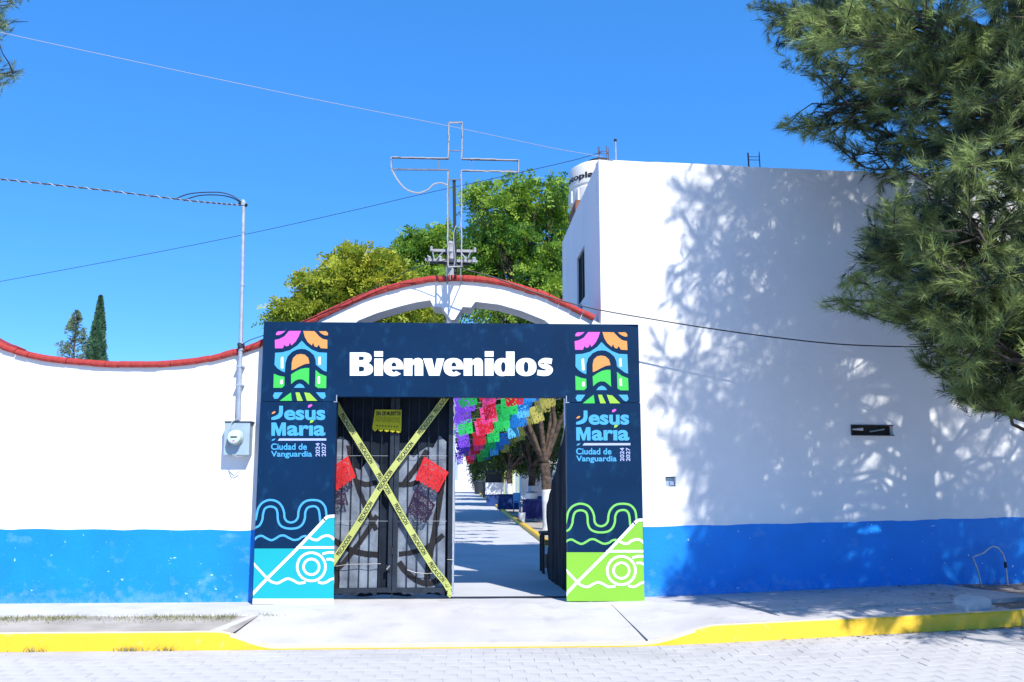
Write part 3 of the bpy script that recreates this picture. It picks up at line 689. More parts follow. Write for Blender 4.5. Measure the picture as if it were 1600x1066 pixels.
def art(parent, mp, xl, xr, fill, line, bottom, white_strip):
    def cl(x, y):
        a, b = mp(x, y); return min(max(a, xl(b)), xr(b)), b
    yb = mp(0, 610)[1]; yt = bottom
    fillp = [(xl(yb), yb), cl(375, 610), cl(480, 500), cl(560, 412), cl(575, 398), cl(595, 389), cl(640, 386), (xr(yt), yt), (xl(yt), yt)]
    MB().add([P(a, b, -0.004) for a, b in fillp], [tuple(range(len(fillp)))]).build('colour_field', fill, parent)
    if white_strip: MB().add([P(a, b, -0.005) for a, b in [(xl(yt), yt), (xr(yt), yt), (xr(944), 944.3), (xl(944), 944.3)]], [(0, 1, 2, 3)]).build('white_strip', 'pwhite', parent)
    rib_on([[(85, 415), (95, 370), (105, 330), (130, 295), (170, 275), (210, 275), (245, 290), (270, 320), (284, 360), (287, 395), (303, 420), (332, 429), (360, 420), (379, 395), (384, 355), (395, 320), (420, 290), (455, 275), (510, 275), (545, 290), (570, 325), (578, 378), (579, 392)],
            [(78, 468), (112, 450), (132, 412), (138, 370), (150, 335), (175, 320), (205, 320), (229, 335), (238, 365), (241, 410), (255, 445), (285, 465), (330, 472), (380, 465), (412, 440), (428, 400), (431, 360), (445, 330), (470, 318), (500, 318), (521, 335), (530, 370), (535, 425)],
            [(76, 550), (100, 528), (130, 522), (160, 538), (195, 552), (225, 540), (255, 522), (285, 520), (315, 535), (350, 550), (385, 545), (410, 528), (440, 522)]], 15, line, parent, 0.006, 'wave_line', cl)
    wl = [[(62, 930), (165, 820), (380, 605), (545, 430), (565, 407), (590, 389), (634, 384)], [(68, 712), (165, 815), (200, 842), (240, 850), (275, 832), (310, 819), (345, 830), (385, 850), (432, 845)], [(370, 603), (634, 603)],
          [(455, 528), (480, 545), (515, 550), (545, 530), (580, 520), (610, 528), (634, 550)], [(550, 648), (590, 638), (634, 638)], [(578, 685), (605, 684), (622, 690), (634, 698)], [(520, 842), (550, 850), (580, 842), (605, 826), (634, 818)]]
    for cx in (98, 54): wl.append([(473 + cx * math.cos(a * math.pi / 18), 737 + cx * math.sin(a * math.pi / 18)) for a in range(37)])
    rib_on(wl[:1], 21, 'pwhite', parent, 0.010, 'white_line', cl); rib_on(wl[1:], 17, 'pwhite', parent, 0.008, 'white_line', cl)
kl = 160 / 711.
def lxl(y): return float(np.interp(y, [628, 945], [405.6, 394.6]))
def lxr(y): return float(np.interp(y, [628, 945], [524.5, 521.3]))
def rxl(y): return float(np.interp(y, [628, 945], [884.6, 885.4]))
def rxr(y): return float(np.interp(y, [628, 945], [999.0, 1007.4]))
art(lp, lambda x, y: (380 + x * kl, 720 + y * kl), lxl, lxr, 'teal', 'psky', 935.6, True)
art(rp, lambda x, y: (870 + (x - 25) * kl, 720 + (y + 26) * kl), rxl, rxr, 'lime', 'plgreen', 939.5, False)
# emblem of the town, twice
kk = 1 / 4.634
def emblem(parent_t, parent_b, mp, mt):
    def pol(pts, m, name, off=0.005): return MB().add([P(*mp(a, b), -off) for a, b in pts], [tuple(range(len(pts)))]).build(name, m, parent_t)
    pol([(190, 110), (192, 95), (205, 83), (260, 80), (235, 100), (213, 110)], 'ppink', 'emblem_piece'); 
    pol([(285, 80), (372, 80), (355, 120), (335, 155), (303, 186), (292, 165), (283, 188), (264, 192), (252, 180), (240, 206), (184, 206), (183, 145), (215, 138), (250, 120)], 'ppink', 'emblem_piece')
    pol([(500, 82), (555, 82), (567, 95), (567, 112), (545, 112), (520, 100)], 'porange', 'emblem_piece')
    pol([(388, 80), (470, 82), (505, 120), (530, 138), (563, 145), (563, 208), (515, 205), (500, 180), (488, 198), (470, 192), (460, 165), (450, 186), (420, 160), (400, 125)], 'porange', 'emblem_piece')
    pol([(378, 150), (345, 185), (290, 220), (235, 235), (185, 238), (180, 325), (200, 350), (230, 370), (255, 380), (260, 310), (275, 265), (310, 230), (345, 214), (378, 210)], 'psky', 'emblem_piece')
    pol([(379, 151), (410, 185), (450, 215), (500, 235), (560, 238), (558, 375), (535, 368), (505, 345), (480, 325), (478, 290), (465, 255), (435, 228), (405, 213), (379, 210)], 'psky', 'emblem_piece')
    pol([(303, 365), (305, 310), (315, 275), (340, 252), (370, 247), (400, 252), (425, 275), (433, 310), (433, 315), (400, 320), (360, 338), (330, 355)], 'porange', 'emblem_piece')
    pol([(300, 395), (330, 375), (370, 355), (405, 348), (432, 348), (430, 470), (410, 450), (385, 432), (355, 430), (330, 440), (300, 465)], 'pgreen', 'emblem_piece')
    pol([(175, 390), (215, 405), (253, 412), (252, 475), (235, 492), (172, 492)], 'pgreen', 'emblem_piece'); pol([(478, 362), (510, 390), (556, 408), (555, 494), (495, 494), (475, 480)], 'pgreen', 'emblem_piece')
    pol([(320, 492), (340, 470), (362, 460), (385, 470), (400, 492)], 'psky', 'emblem_piece')
    pol([(240, 525), (180, 525), (168, 550), (180, 572), (205, 570)], 'psky', 'emblem_piece'); pol([(480, 525), (545, 525), (552, 555), (535, 574), (515, 565)], 'psky', 'emblem_piece')
    pol([(300, 525), (306, 586), (218, 586), (265, 550)], 'pgreen', 'emblem_piece'); pol([(332, 525), (360, 525), (386, 586), (345, 586)], 'plime', 'emblem_piece'); pol([(395, 525), (435, 530), (490, 586), (415, 586)], 'plime', 'emblem_piece')
    for x, ya, yb_ in ((235, 268, 348), (506, 266, 322), (230, 432, 462), (500, 408, 458)):
        MB().add([P(*mp(*p), -0.008) for p in [(x - 9, ya + 8), (x, ya), (x + 9, ya), (x + 10, yb_), (x, yb_ + 6), (x - 9, yb_)]], [tuple(range(6))]).build('highlight', 'pwhite', parent_t)
    def tx(body, r, m, bold, name='lettering', vert=False, sp=1.0):
        xa, ya, xb, yb_ = r
        f = (lambda u, v: P(*mt(xa + (xb - xa) * u, yb_ + (ya - yb_) * v), -0.005)) if not vert else (lambda u, v: P(*mt(xb + (xa - xb) * v, yb_ + (ya - yb_) * u), -0.005))
        text_on(body, f, name, m, parent_b, bold, sp)
    def polb(pts, m, name): return MB().add([P(*mt(a, b), -0.005) for a, b in pts], [tuple(range(len(pts)))]).build(name, m, parent_b)
    # J drawn as a sweeping stroke, then the rest of the words
    Jp = [(214, 616), (242, 616), (242, 668), (234, 692), (215, 708), (185, 717), (158, 718), (158, 700), (185, 690), (203, 680), (213, 664)]
    MB().add([P(*mt(*p), -0.005) for p in Jp], [tuple(range(len(Jp)))]).build('lettering', 'psky', parent_b)
    tx('esus', (250, 645, 548, 720), 'psky', 0.035); polb([(158, 833), (158, 737), (192, 737), (212, 790), (232, 737), (263, 737), (263, 833), (236, 833), (236, 778), (221, 833), (203, 833), (184, 778), (184, 833)], 'psky', 'lettering'); tx('ar\u0131a', (271, 757, 548, 834), 'psky', 0.035)
    tx('Ciudad de', (155, 888, 415, 935), 'psky', 0.022); tx('Vanguardia', (155, 943, 452, 997), 'psky', 0.022)
    tx('2024', (478, 885, 508, 983), 'plav', 0.015, vert=True); tx('2027', (522, 885, 552, 983), 'plav', 0.015, vert=True)
    polb([(160, 676), (163, 664), (178, 656), (190, 658), (180, 670)], 'porange', 'leaf_mark'); polb([(422, 630), (425, 612), (445, 604), (456, 612), (440, 626)], 'ppink', 'leaf_mark'); polb([(436, 742), (440, 722), (460, 714), (467, 724), (452, 738)], 'plime', 'leaf_mark')
    polb([(203, 869), (216, 852), (555, 852), (555, 868)], 'plav', 'underline'); polb([(158, 870), (166, 858), (190, 852), (176, 867)], 'psky', 'underline')
emblem(bm, lp, lambda x, y: (390 + x * kk, 500 + y * kk), lambda x, y: (390 + x * kk, 500 + (y + 6) * kk))
def mpR(x, y): return (870 + (x - 58 + (y - 80) * 0.055 + (x - 370) * 0.0) * kk, 500 + (y + 8 + (y - 80) * 0.02) * kk)
def mtR(x, y): return (870 + (140 + (x - 158) * 0.985 + (y - 700) * 0.012) * kk, 500 + (y + 40) * kk)
emblem(bm, rp, mpR, mtR)
# heavy grotesque letters of the greeting, drawn stroke by stroke
def wmap(x, y): return 520 + x / 4.324, 530 + y / 4.324
def arc(cx, cy, rx, ry, a0, a1, n=22, p=2.3):
    out = []
    for i in range(n + 1):
        a = R(a0 + (a1 - a0) * i / n); c, s_ = math.cos(a), math.sin(a)
        out.append((cx + rx * math.copysign(abs(c) ** (2 / p), c), cy - ry * math.copysign(abs(s_) ** (2 / p), s_)))
    return out
def letter(shapes):
    b = MB(); off = 0.004
    for sh in shapes:
        if sh[0] == 'poly': b.add([P(*wmap(*q), -off) for q in sh[1]], [tuple(range(len(sh[1])))])
        else:
            o_, i_ = sh[1], sh[2]; n = len(o_)
            b.add([P(*wmap(*q), -off) for q in o_ + i_], [(k, k + 1, n + k + 1, n + k) for k in range(n - 1)])
        off += 0.0004
    return b.build('letter', 'pwhite', bm)
def rect(x0, y0, x1, y1): return ('poly', [(x0, y0), (x1, y0), (x1, y1), (x0, y1)])
letter([rect(115, 90, 176, 247), ('strip', [(175, 90)] + arc(205, 128, 57, 38, 90, -90) + [(175, 166)], [(175, 118)] + arc(194, 130, 16, 12, 90, -90) + [(175, 142)]), ('strip', [(175, 160)] + arc(210, 203.5, 62, 43.5, 90, -90) + [(175, 247)], [(175, 185)] + arc(194, 202, 18, 17, 90, -90) + [(175, 219)])])
for cx in (280, 1027): letter([rect(cx, 82, cx + 59, 119), rect(cx, 131, cx + 59, 247)])
for cx in (410, 815): letter([('strip', arc(cx, 189, 67, 61, -4, 316, 40), arc(cx + 3, 190, 17, 33, -4, 316, 40)), rect(cx - 25, 185, cx + 67, 204)])
for x in (480, 884): letter([rect(x, 131, x + 58, 247), ('strip', [(x + 57, 152), (x + 66, 137), (x + 80, 129), (x + 98, 127), (x + 116, 132), (x + 127, 145), (x + 131, 165), (x + 131, 247)], [(x + 57, 184), (x + 60, 176), (x + 64, 172), (x + 68, 171), (x + 72, 174), (x + 73, 180), (x + 73, 190), (x + 73, 247)])])
letter([('poly', [(610, 131), (671, 131), (687, 203), (702, 131), (754, 131), (721, 247), (650, 247)])])
letter([('strip', arc(1146, 189, 56, 61, 0, 360, 36), arc(1152, 189, 15, 34, 0, 360, 36)), rect(1170, 84, 1228, 247)])
letter([('strip', arc(1306, 189, 70, 61, 0, 360, 40), arc(1306, 189, 16, 35, 0, 360, 40))])
A, B = ribbon([(1480, 151), (1450, 146), (1424, 148), (1406, 163), (1420, 179), (1450, 190), (1469, 206), (1456, 226), (1425, 231), (1382, 225)], 37)
letter([('strip', [tuple(q) for q in A], [tuple(q) for q in B])])

# ================================================================ GATE
GY = 0.42
gl = empty('gate_leaf', (-1.84, GY, 0), 'closed dark steel folding gate leaf of vertical bars', 'gate')
def gp(px, py, y=GY): return Vector(P(px, py, y))
zb = gp(600, 922).z; ztop = 2.95
xr = gp(705, 900).x; xm = gp(613, 900).x; xl_ = -1.84
for x, w in ((xl_, 0.06), (xm - 0.034, 0.05), (xm + 0.030, 0.06), (xr - 0.02, 0.055)):
    MB().box((x - w / 2, GY - 0.025, zb - 0.03), (x + w / 2, GY + 0.025, ztop)).build('stile', 'steel', gl)
MB().box((xr + 0.012, GY - 0.02, zb - 0.06), (xr + 0.034, GY + 0.05, gp(705, 672).z)).build('stile', 'galv', gl)
for a, b in ((xl_ + 0.03, xm - 0.06), (xm + 0.062, xr - 0.05)):
    MB().box((a, GY - 0.022, zb - 0.028), (b, GY + 0.022, zb + 0.028)).build('rail', 'steel', gl)
    MB().box((a, GY - 0.022, ztop - 0.06), (b, GY + 0.022, ztop - 0.001)).build('rail', 'steel', gl)
for px in (531, 546.5, 562, 577.6, 593, 636, 652, 667.5, 683):
    x = gp(px, 850).x; MB().tube([(x + rnd.gauss(0, .003), GY, zb + 0.02), (x + rnd.gauss(0, .004), GY, 1.4), (x + rnd.gauss(0, .003), GY, ztop - 0.03)], 0.0065, 6).build('bar', 'steel', gl)
for py in (712.5, 814.5):
    for a, b in ((516, 606), (622, 698)): MB().tube([gp(a, py + 0.4, GY - 0.012), gp((a + b) / 2, py - 0.3, GY - 0.013), gp(b, py, GY - 0.012)], 0.0025, 5).build('tie_wire', 'wcable', gl)
for pts in ([(516, 886), (545, 882), (575, 881.5), (595, 881)], [(636, 890.5), (650, 895), (668, 896.5), (682, 895)], [(699, 874.5), (704, 874.5), (709, 875.5)]):
    MB().tube([gp(a, b, GY - 0.034) for a, b in pts], 0.0042, 5).build('tie_wire', 'rope', gl)
lk = MB(); c = gp(607, 887, GY - 0.04); lk.box((c.x - 0.03, GY - 0.055, c.z - 0.035), (c.x + 0.03, GY - 0.028, c.z + 0.03)); lk.build('padlock', 'black', gl)
MB().tube([gp(604, 890, GY - 0.06), gp(609, 884, GY - 0.062)], 0.008, 6).build('latch', 'galv', gl)
MB().box((xm - 0.012, GY - 0.04, gp(613, 866).z), (xm + 0.012, GY - 0.0255, gp(613, 855).z)).build('handle', 'black', gl)
MB().box((xm - 0.008, GY - 0.012, 0.002), (xm + 0.008, GY + 0.012, zb)).build('drop_bolt', 'steel', gl)
# black plastic sheet behind the bars
def sheet(name, m, x0, x1, z0f, z1f, yf, nx, nz, parent=None, th=0.003):
    vs = []
    for j in range(nz + 1):
        for i in range(nx + 1):
            u, v = i / nx, j / nz; x = x0 + (x1 - x0) * u; z = z0f(u) + (z1f(u) - z0f(u)) * v; vs.append((x, yf(x, z), z))
    fs = [(j * (nx + 1) + i, j * (nx + 1) + i + 1, (j + 1) * (nx + 1) + i + 1, (j + 1) * (nx + 1) + i) for j in range(nz) for i in range(nx)]
    o = MB().add(vs, fs).build(name, m, parent); o.data.shade_smooth()
    return o
def ytarp(x, z): return GY + 0.058 + 0.007 * math.sin(x * 19 + math.sin(z * 3) * 1.5) + 0.004 * math.sin(x * 47 + z * 4)
o = sheet('black_sheet', 'tarp', xl_ + 0.02, xr - 0.03, lambda u: 0.03 + 0.012 * math.sin(u * 17), lambda u: 2.94, ytarp, 60, 40); tag(o, 'black plastic sheet hung behind the closed gate bars', 'tarp')
def ycl(x, z): return GY + 0.032 + 0.006 * math.sin(x * 23 + 0.6 * math.sin(z * 4)) + 0.003 * math.sin(z * 17 + x * 9)
def cloth(pxa, pxb, topf, label):
    a, b = gp(pxa, 800).x, gp(pxb, 800).x
    o = sheet('painted_cloth', 'cloth', a, b, lambda u: 0.045 + 0.02 * math.sin(u * 9 + 1) + 0.012 * math.sin(u * 31), lambda u: gp(600, topf(u)).z, ycl, 44, 60)
    tag(o, label, 'cloth', 'painted cloths on the gate'); return o
def strokes(o, lines, w=8.5):
    for pts in lines:
        A, B = ribbon(pts, w * rnd.uniform(0.85, 1.15), 8); b = MB(); n = len(A); vs = []
        for q in list(A) + list(B):
            p = gp(q[0] + rnd.gauss(0, .25), q[1] + rnd.gauss(0, .25), GY + 0.03); vs.append((p.x, ycl(p.x, p.z) - 0.0045, p.z))
        b.add(vs, [(i, i + 1, n + i + 1, n + i) for i in range(n - 1)]); b.build('brush_stroke', 'stroke', o)
cl1 = cloth(517, 591, lambda u: float(np.interp(u, [0, .15, .35, .45, .6, .8, 1], [690, 682, 690, 730, 735, 712, 728])), 'grey painted cloth with dark brush strokes tied behind the left gate panel')
strokes(cl1, [[(545, 696), (549, 722), (558, 758), (573, 795), (588, 828)], [(556, 752), (572, 757), (589, 754)], [(589, 806), (570, 836), (548, 866), (526, 892)], [(518, 842), (545, 858), (568, 865), (590, 867)], [(518, 880), (527, 900), (524, 925)]])
cl2 = cloth(622, 696, lambda u: float(np.interp(u, [0, .12, .3, .45, .6, .72, .85, 1], [705, 702, 715, 705, 698, 700, 680, 690])), 'grey painted cloth with dark brush strokes behind the right gate panel')
strokes(cl2, [[(668, 704), (655, 724), (640, 744), (628, 760)], [(623, 757), (640, 757), (655, 752)], [(692, 742), (687, 780), (679, 830), (670, 880), (666, 914)], [(623, 866), (645, 863), (668, 855), (693, 836)], [(623, 878), (635, 894), (650, 906), (670, 912), (690, 904)]])

# caution tapes
def tape(pts, Y, label, letters, flip):
    A, B = ribbon(pts, 10.0, 10, True); n = len(A)
    ctr = [(A[i] + B[i]) / 2 for i in range(n)]
    def sagY(i): return Y + 0.006 * math.sin(i * 0.5)
    vs = [P(*A[i], sagY(i)) for i in range(n)] + [P(*B[i], sagY(i)) for i in range(n)]
    o = MB().add(vs, [(i, i + 1, n + i + 1, n + i) for i in range(n - 1)]).build('caution_tape', 'tape'); tag(o, label, 'tape', 'caution tapes across the gate')
    # text along the strip
    seg = [0.0]
    for i in range(1, n): seg.append(seg[-1] + float(np.linalg.norm(ctr[i] - ctr[i - 1])))
    tot = seg[-1]; v, f = textmesh('PRECAUCION', 0.025, 1.08)
    def at(s_, w):
        i = max(0, min(n - 2, int(np.searchsorted(seg, s_)) - 1)); t = (s_ - seg[i]) / max(1e-6, seg[i + 1] - seg[i])
        a = A[i] + (A[i + 1] - A[i]) * t; b = B[i] + (B[i + 1] - B[i]) * t; c = a + (b - a) * w; yy = sagY(i) * (1 - t) + sagY(i + 1) * t
        return P(c[0], c[1], yy - 0.0025)
    for s0 in letters:
        mb = MB()
        mb.add([tuple(at(s0 + 36 * a, 0.14 + 0.72 * b)) for a, b in v], f); mb.build('lettering', 'ink', o)
tape([(523, 628), (540, 657), (589, 737), (637.5, 822), (676, 885), (694, 908), (702, 921)], GY - 0.055, 'yellow caution tape running from upper left to lower right across the gate', [22, 76, 131, 186, 241, 292], False)
tape([(512, 893), (524, 873), (560, 818), (600, 752), (640, 697), (680, 644), (696, 622), (703, 612)], GY - 0.072, 'yellow caution tape running from lower left to upper right across the gate', [30, 92, 150, 205, 258, 300], True)
# knotted tape end at the foot of the leaf
kn = MB(); 
for k in range(7): kn.bar(gp(699 + rnd.uniform(-2, 3), 910 + k * 3, GY - 0.06 + rnd.uniform(-.02, .02)), gp(702 + rnd.uniform(-2, 3), 916 + k * 2.8, GY - 0.06 + rnd.uniform(-.02, .02)), 0.035, 0.008)
tag(kn.build('tape_knot', 'tape'), 'crumpled knot of caution tape at the gate foot', 'tape')

# papel picado
def paper_mesh(name, corners, nx, ny, hole, m, bulge=0.012, edge=None):
    c = [np.array(q) for q in corners]                 # tl, tr, br, bl
    nrm = np.cross(c[1] - c[0], c[3] - c[0]); nrm = nrm / np.linalg.norm(nrm)
    V = []; 
    for j in range(ny + 1):
        for i in range(nx + 1):
            u, v = i / nx, j / ny; p = (c[0] * (1 - u) + c[1] * u) * (1 - v) + (c[3] * (1 - u) + c[2] * u) * v
            p = p + nrm * bulge * (math.sin(u * 5 + v * 2) * v)
            V.append(p)
    F = []
    for j in range(ny):
        for i in range(nx):
            u, v = (i + .5) / nx, (j + .5) / ny
            if edge and v > edge(u): continue
            if hole(u, v, i, j): continue
            k = j * (nx + 1) + i; F.append((k, k + 1, k + nx + 2, k + nx + 1))
    me = fast_mesh(name, V, F); me.materials.append(M[m]); return me
def lace(seed, dens=0.22):
    rr = random.Random(seed); tab = {}
    def h(u, v, i, j):
        if u < 0.06 or u > 0.94 or v < 0.10 or v > 0.94: return False
        iu = min(i, 99); key = (abs(iu), j)
        if key not in tab:
            ring = math.hypot(u - .5, v - .5); tab[key] = (rr.random() < dens + 0.25 * (math.sin(ring * 34) > 0.55))
        return tab[key]
    return h
scal = lambda n: (lambda u: 0.93 + 0.07 * abs(math.sin(u * math.pi * n)))
def skull(u, v, i, j):
    if 0.06 < v < 0.22: return False
    if 0.30 < v < 0.56: return (i * 3 + j * 5) % 7 < 2 and 0.05 < u < 0.95
    if v > 0.62:
        for cx in (0.2, 0.4, 0.6, 0.8):
            for s in (-0.045, 0.045):
                if math.hypot(u - cx - s, (v - 0.74) * 0.8) < 0.024: return True
            if abs(u - cx) < 0.012 and abs(v - 0.82) < 0.02: return True
    return False
yp = put('paper_cutout', paper_mesh('paper_cutout', [P(586, 640, GY - .05), P(627.5, 640.5, GY - .05), P(627, 677, GY - .06), P(581, 673, GY - .075)], 40, 32, skull, 'pyellow', 0.006, lambda u: 0.9 + 0.1 * abs(math.sin(u * math.pi * 5))))
tag(yp, 'yellow cut paper flag with skulls near the top of the gate', 'paper flag', 'paper flags tied on the gate')
text_on('DIA DE MUERTOS', lambda u, v: P(587.5 + 38.5 * u, 649.5 - 6.5 * v, GY - 0.0565), 'lettering', 'ink', yp, 0.04)
for (cn, m, lab, sd, ed) in [
    ([P(516, 732, GY - .06), P(544, 712.5, GY - .06), P(556, 746, GY - .08), P(526, 768, GY - .085)], 'pred', 'red cut paper flag half hidden behind the teal board', 3, None),
    ([P(663, 713.5, GY - .06), P(701, 738, GY - .06), P(684.5, 770, GY - .085), P(648, 749.5, GY - .085)], 'pred', 'red cut paper flag tilted on the right gate panel', 4, None),
    ([P(514, 772, GY - .05), P(540, 770, GY - .05), P(544.5, 790, GY - .055), P(514, 789, GY - .055)], 'pdark', 'dark purple paper flag below the red one at the teal board', 5, None),
    ([P(650, 761.5, GY - .05), P(680.5, 789, GY - .05), P(664, 818, GY - .06), P(634.5, 801, GY - .06)], 'pdark', 'dark purple lacy paper flag below the tilted red one', 6, None)]:
    o = put('paper_cutout', paper_mesh('paper_cutout', cn, 44, 44, lace(sd, 0.09 if m == 'pred' else 0.24), m, 0.015, scal(6))); tag(o, lab, 'paper flag', 'paper flags tied on the gate')

# black tarp over the opened right leaf
h0 = np.array([1.335, 0.50]); h1 = np.array([P(857.5, 850, 2.55)[0], 2.55])
def tp_(t, z):
    p = h0 + (h1 - h0) * t; w = 0.02 * math.sin(t * 13 + z * 1.2) + 0.012 * math.sin(t * 31); return (p[0] - abs(w) - 0.01, p[1], z)
vs = []; NX, NZ = 36, 30
for j in range(NZ + 1):
    for i in range(NX + 1):
        t, v = i / NX, j / NZ; zt_ = 2.62 - 1.5 * t ** 0.9; vs.append(tp_(t + 0.02 * math.sin(v * 9) * (t > 0.9), 0.01 + (zt_ - 0.01) * v))
o = MB().add(vs, [(j * (NX + 1) + i, j * (NX + 1) + i + 1, (j + 1) * (NX + 1) + i + 1, (j + 1) * (NX + 1) + i) for j in range(NZ) for i in range(NX)]).build('draped_tarp', 'tarp'); o.data.shade_smooth()
tag(o, 'black tarp sloping down along the open side of the gateway', 'tarp')
orr = empty('open_gate_leaf', (1.36, 0.5, 0), 'steel brace frame of the opened gate leaf behind the black tarp', 'gate')
MB().bar((1.345, 0.48, 0.0), (1.345, 0.48, 2.68), 0.05).build('stile', 'steel', orr); MB().bar((h1[0] + 0.03, 2.57, 0.0), (h1[0] + 0.03, 2.57, 1.15), 0.045).build('stile', 'galv', orr)
MB().bar((1.34, 0.5, 2.65), (h1[0] + 0.02, 2.56, 1.16), 0.03).build('brace', 'galv', orr)

# ================================================================ CROSS ON THE ARCH
CY = -0.12
cr = empty('cross', tuple(P(707, 425, CY)), 'tall wire-frame metal cross edged with rope light on the arch', 'cross')
def cz(x, y): return P(590 + x / 3.95, 170 + y / 3.95, CY)
outl = [(438, 85), (522, 85), (519, 312), (868, 320), (868, 388), (517, 383), (517, 975), (432, 975), (438, 378), (86, 374), (86, 302), (438, 310), (438, 85)]
for i in range(len(outl) - 1): MB().bar(cz(*outl[i]), cz(*outl[i + 1]), 0.020).build('frame_bar', 'crossmetal', cr)
for a, b in (((440, 258), (520, 260)), ((378, 308), (378, 377)), ((580, 314), (580, 384)), ((440, 438), (518, 438))): MB().bar(cz(*a), cz(*b), 0.014).build('cross_tie', 'crossmetal', cr)
MB().bar(P(709.5, 281, CY + 0.03), P(711.5, 428, CY + 0.06), 0.042).build('post', 'black', cr)
pa = P(711, 424, CY + 0.02); 
MB().bar((pa[0], CY - 0.03, pa[2]), (pa[0], WF + 0.02, pa[2] - 0.01), 0.03).build('bracket', 'black', cr)
for px in (698, 720): 
    p = P(px, 417, CY); MB().bar((p[0], CY, p[2]), (p[0], CY, topz(p[0]) - 0.02), 0.018).build('leg', 'crossmetal', cr); MB().bar((p[0], CY, topz(p[0])), (p[0], WF + 0.02, topz(p[0]) - 0.03), 0.012).build('bracket', 'crossmetal', cr)
rp_ = MB()
path = [(428, 975), (436, 380)]
def roped(pts):
    q = []
    for a, b in zip(pts, pts[1:]):
        n = max(2, int(math.hypot(b[0] - a[0], b[1] - a[1]) / 30))
        for k in range(n): t = k / n; q.append((a[0] + (b[0] - a[0]) * t + rnd.gauss(0, 1.2), a[1] + (b[1] - a[1]) * t + rnd.gauss(0, 1.2)))
    q.append(pts[-1]); return [P(590 + x / 3.95, 170 + y / 3.95, CY - 0.018) for x, y in q]
MB().tube(roped([(434, 975), (431, 470), (434, 390)]), 0.0085, 6).build('rope_light', 'rope', cr)
MB().tube(roped([(84, 372), (84, 299), (436, 305), (440, 88), (522, 84), (518, 308), (870, 317), (869, 391), (517, 381), (519, 972), (436, 978)]), 0.0085, 6).build('rope_light', 'rope', cr)
lp_ = catmull([(85, 375), (130, 450), (180, 500), (250, 520), (310, 500), (345, 468), (390, 459), (432, 472)], 6)
MB().tube([P(590 + x / 3.95, 170 + y / 3.95, CY - 0.03) for x, y in lp_], 0.010, 6).build('loose_rope_light', 'rope', cr)
MB().tube([P(590 + x / 3.95, 170 + y / 3.95, CY - 0.01) for x, y in catmull([(485, 720), (470, 770), (472, 850), (478, 930), (470, 975)], 5)], 0.006, 5).build('lead_wire', 'wcable', cr)

# ================================================================ ELECTRIC METER AND SERVICE MAST
em = empty('electric_meter', tuple(P(370, 712, WF)), 'grey electric meter box with round glass dial on the white wall', 'electric meter')
a, b = P(351.5, 658.8, 0.09), P(388.8, 710.8, 0.09)
MB().box((a[0], 0.09, b[2]), (b[0], WF + 0.01, a[2])).build('box', 'meterbox', em)
MB().box((a[0] - 0.004, 0.083, a[2] - 0.012), (b[0] + 0.018, WF, a[2] + 0.004)).build('lid_edge', 'steel', em)
c = P(366.5, 683.3, 0.0); r = 0.088
def dial(prof, m, name):
    n = 28; vs = [(c[0] + rr * math.cos(2 * math.pi * k / n), yy, c[2] + rr * math.sin(2 * math.pi * k / n)) for rr, yy in prof for k in range(n)]
    fs = [(i * n + k, i * n + (k + 1) % n, (i + 1) * n + (k + 1) % n, (i + 1) * n + k) for i in range(len(prof) - 1) for k in range(n)] + [tuple((len(prof) - 1) * n + k for k in range(n))]
    return smooth(MB().add(vs, fs).build(name, m, em), 40)
dial([(r + 0.008, 0.092), (r + 0.008, 0.06), (r, 0.058)], 'galv', 'rim'); dial([(r, 0.07), (r - 0.002, -0.02), (r - 0.012, -0.035), (r - 0.03, -0.04)], 'meterglass', 'dial')
MB().box((c[0] - 0.04, -0.0425, c[2] - 0.008), (c[0] + 0.04, -0.0405, c[2] + 0.010)).build('display', 'steel', em); MB().box((c[0] - 0.012, -0.0425, c[2] - 0.055), (c[0] + 0.010, -0.0405, c[2] - 0.035)).build('seal', 'ppink', em)
MB().tube([P(372, 653, 0.08), P(362, 660, 0.06), P(359, 672, 0.03), P(354, 690, 0.03), P(356, 700, 0.07)], 0.007, 6).build('loop_wire', 'wcable', em)
MB().tube([P(363, 710, 0.07), P(371, 714, 0.05), P(378, 714.5, 0.1)], 0.006, 6).build('loop_wire', 'wcable', em); MB().tube([P(357, 735, WF - .01), P(361, 745, WF - .01), P(366, 746, WF - .01), P(373, 742, WF - .01)], 0.004, 5).build('loop_wire', 'wcable', em)
ms = empty('service_mast', tuple(P(374, 655, 0.17)), 'tall galvanised service pipe rising above the wall from the meter', 'pipe')
MB().tube([P(372.5, 657, 0.17), P(376, 540, 0.17), P(378.5, 440, 0.17), P(380.5, 322, 0.17)], [0.029, 0.027, 0.025, 0.025], 12).build('pipe', 'galv', ms)
MB().tube([P(376.6, 548, 0.17), P(377, 536, 0.17)], 0.034, 12).build('coupling', 'galv', ms); MB().tube([P(378.6, 447, 0.17), P(378.7, 444, 0.17)], 0.030, 12).build('coupling', 'galv', ms)
h = P(380.5, 318, 0.17); MB().tube([(h[0], h[1], h[2] - 0.03), (h[0], h[1], h[2] + 0.01), (h[0] - 0.012, h[1], h[2] + 0.05)], [0.034, 0.036, 0.016], 12).build('weatherhead', 'meterbox', ms)
MB().tube([(h[0] - 0.06, h[1], h[2] + 0.015), (h[0] + 0.005, h[1], h[2] - 0.012), (h[0] + 0.045, h[1] - .01, h[2] - 0.03)], 0.022, 8).build('cap_plug', 'black', ms)
for py in (573, 602): p = P(374.5 - (py - 573) * .03, py, 0.19); MB().box((p[0] - 0.042, 0.14, p[2] - 0.010), (p[0] + 0.055, WF + 0.01, p[2] + 0.010)).build('clamp', 'galv', ms)
cw = MB()
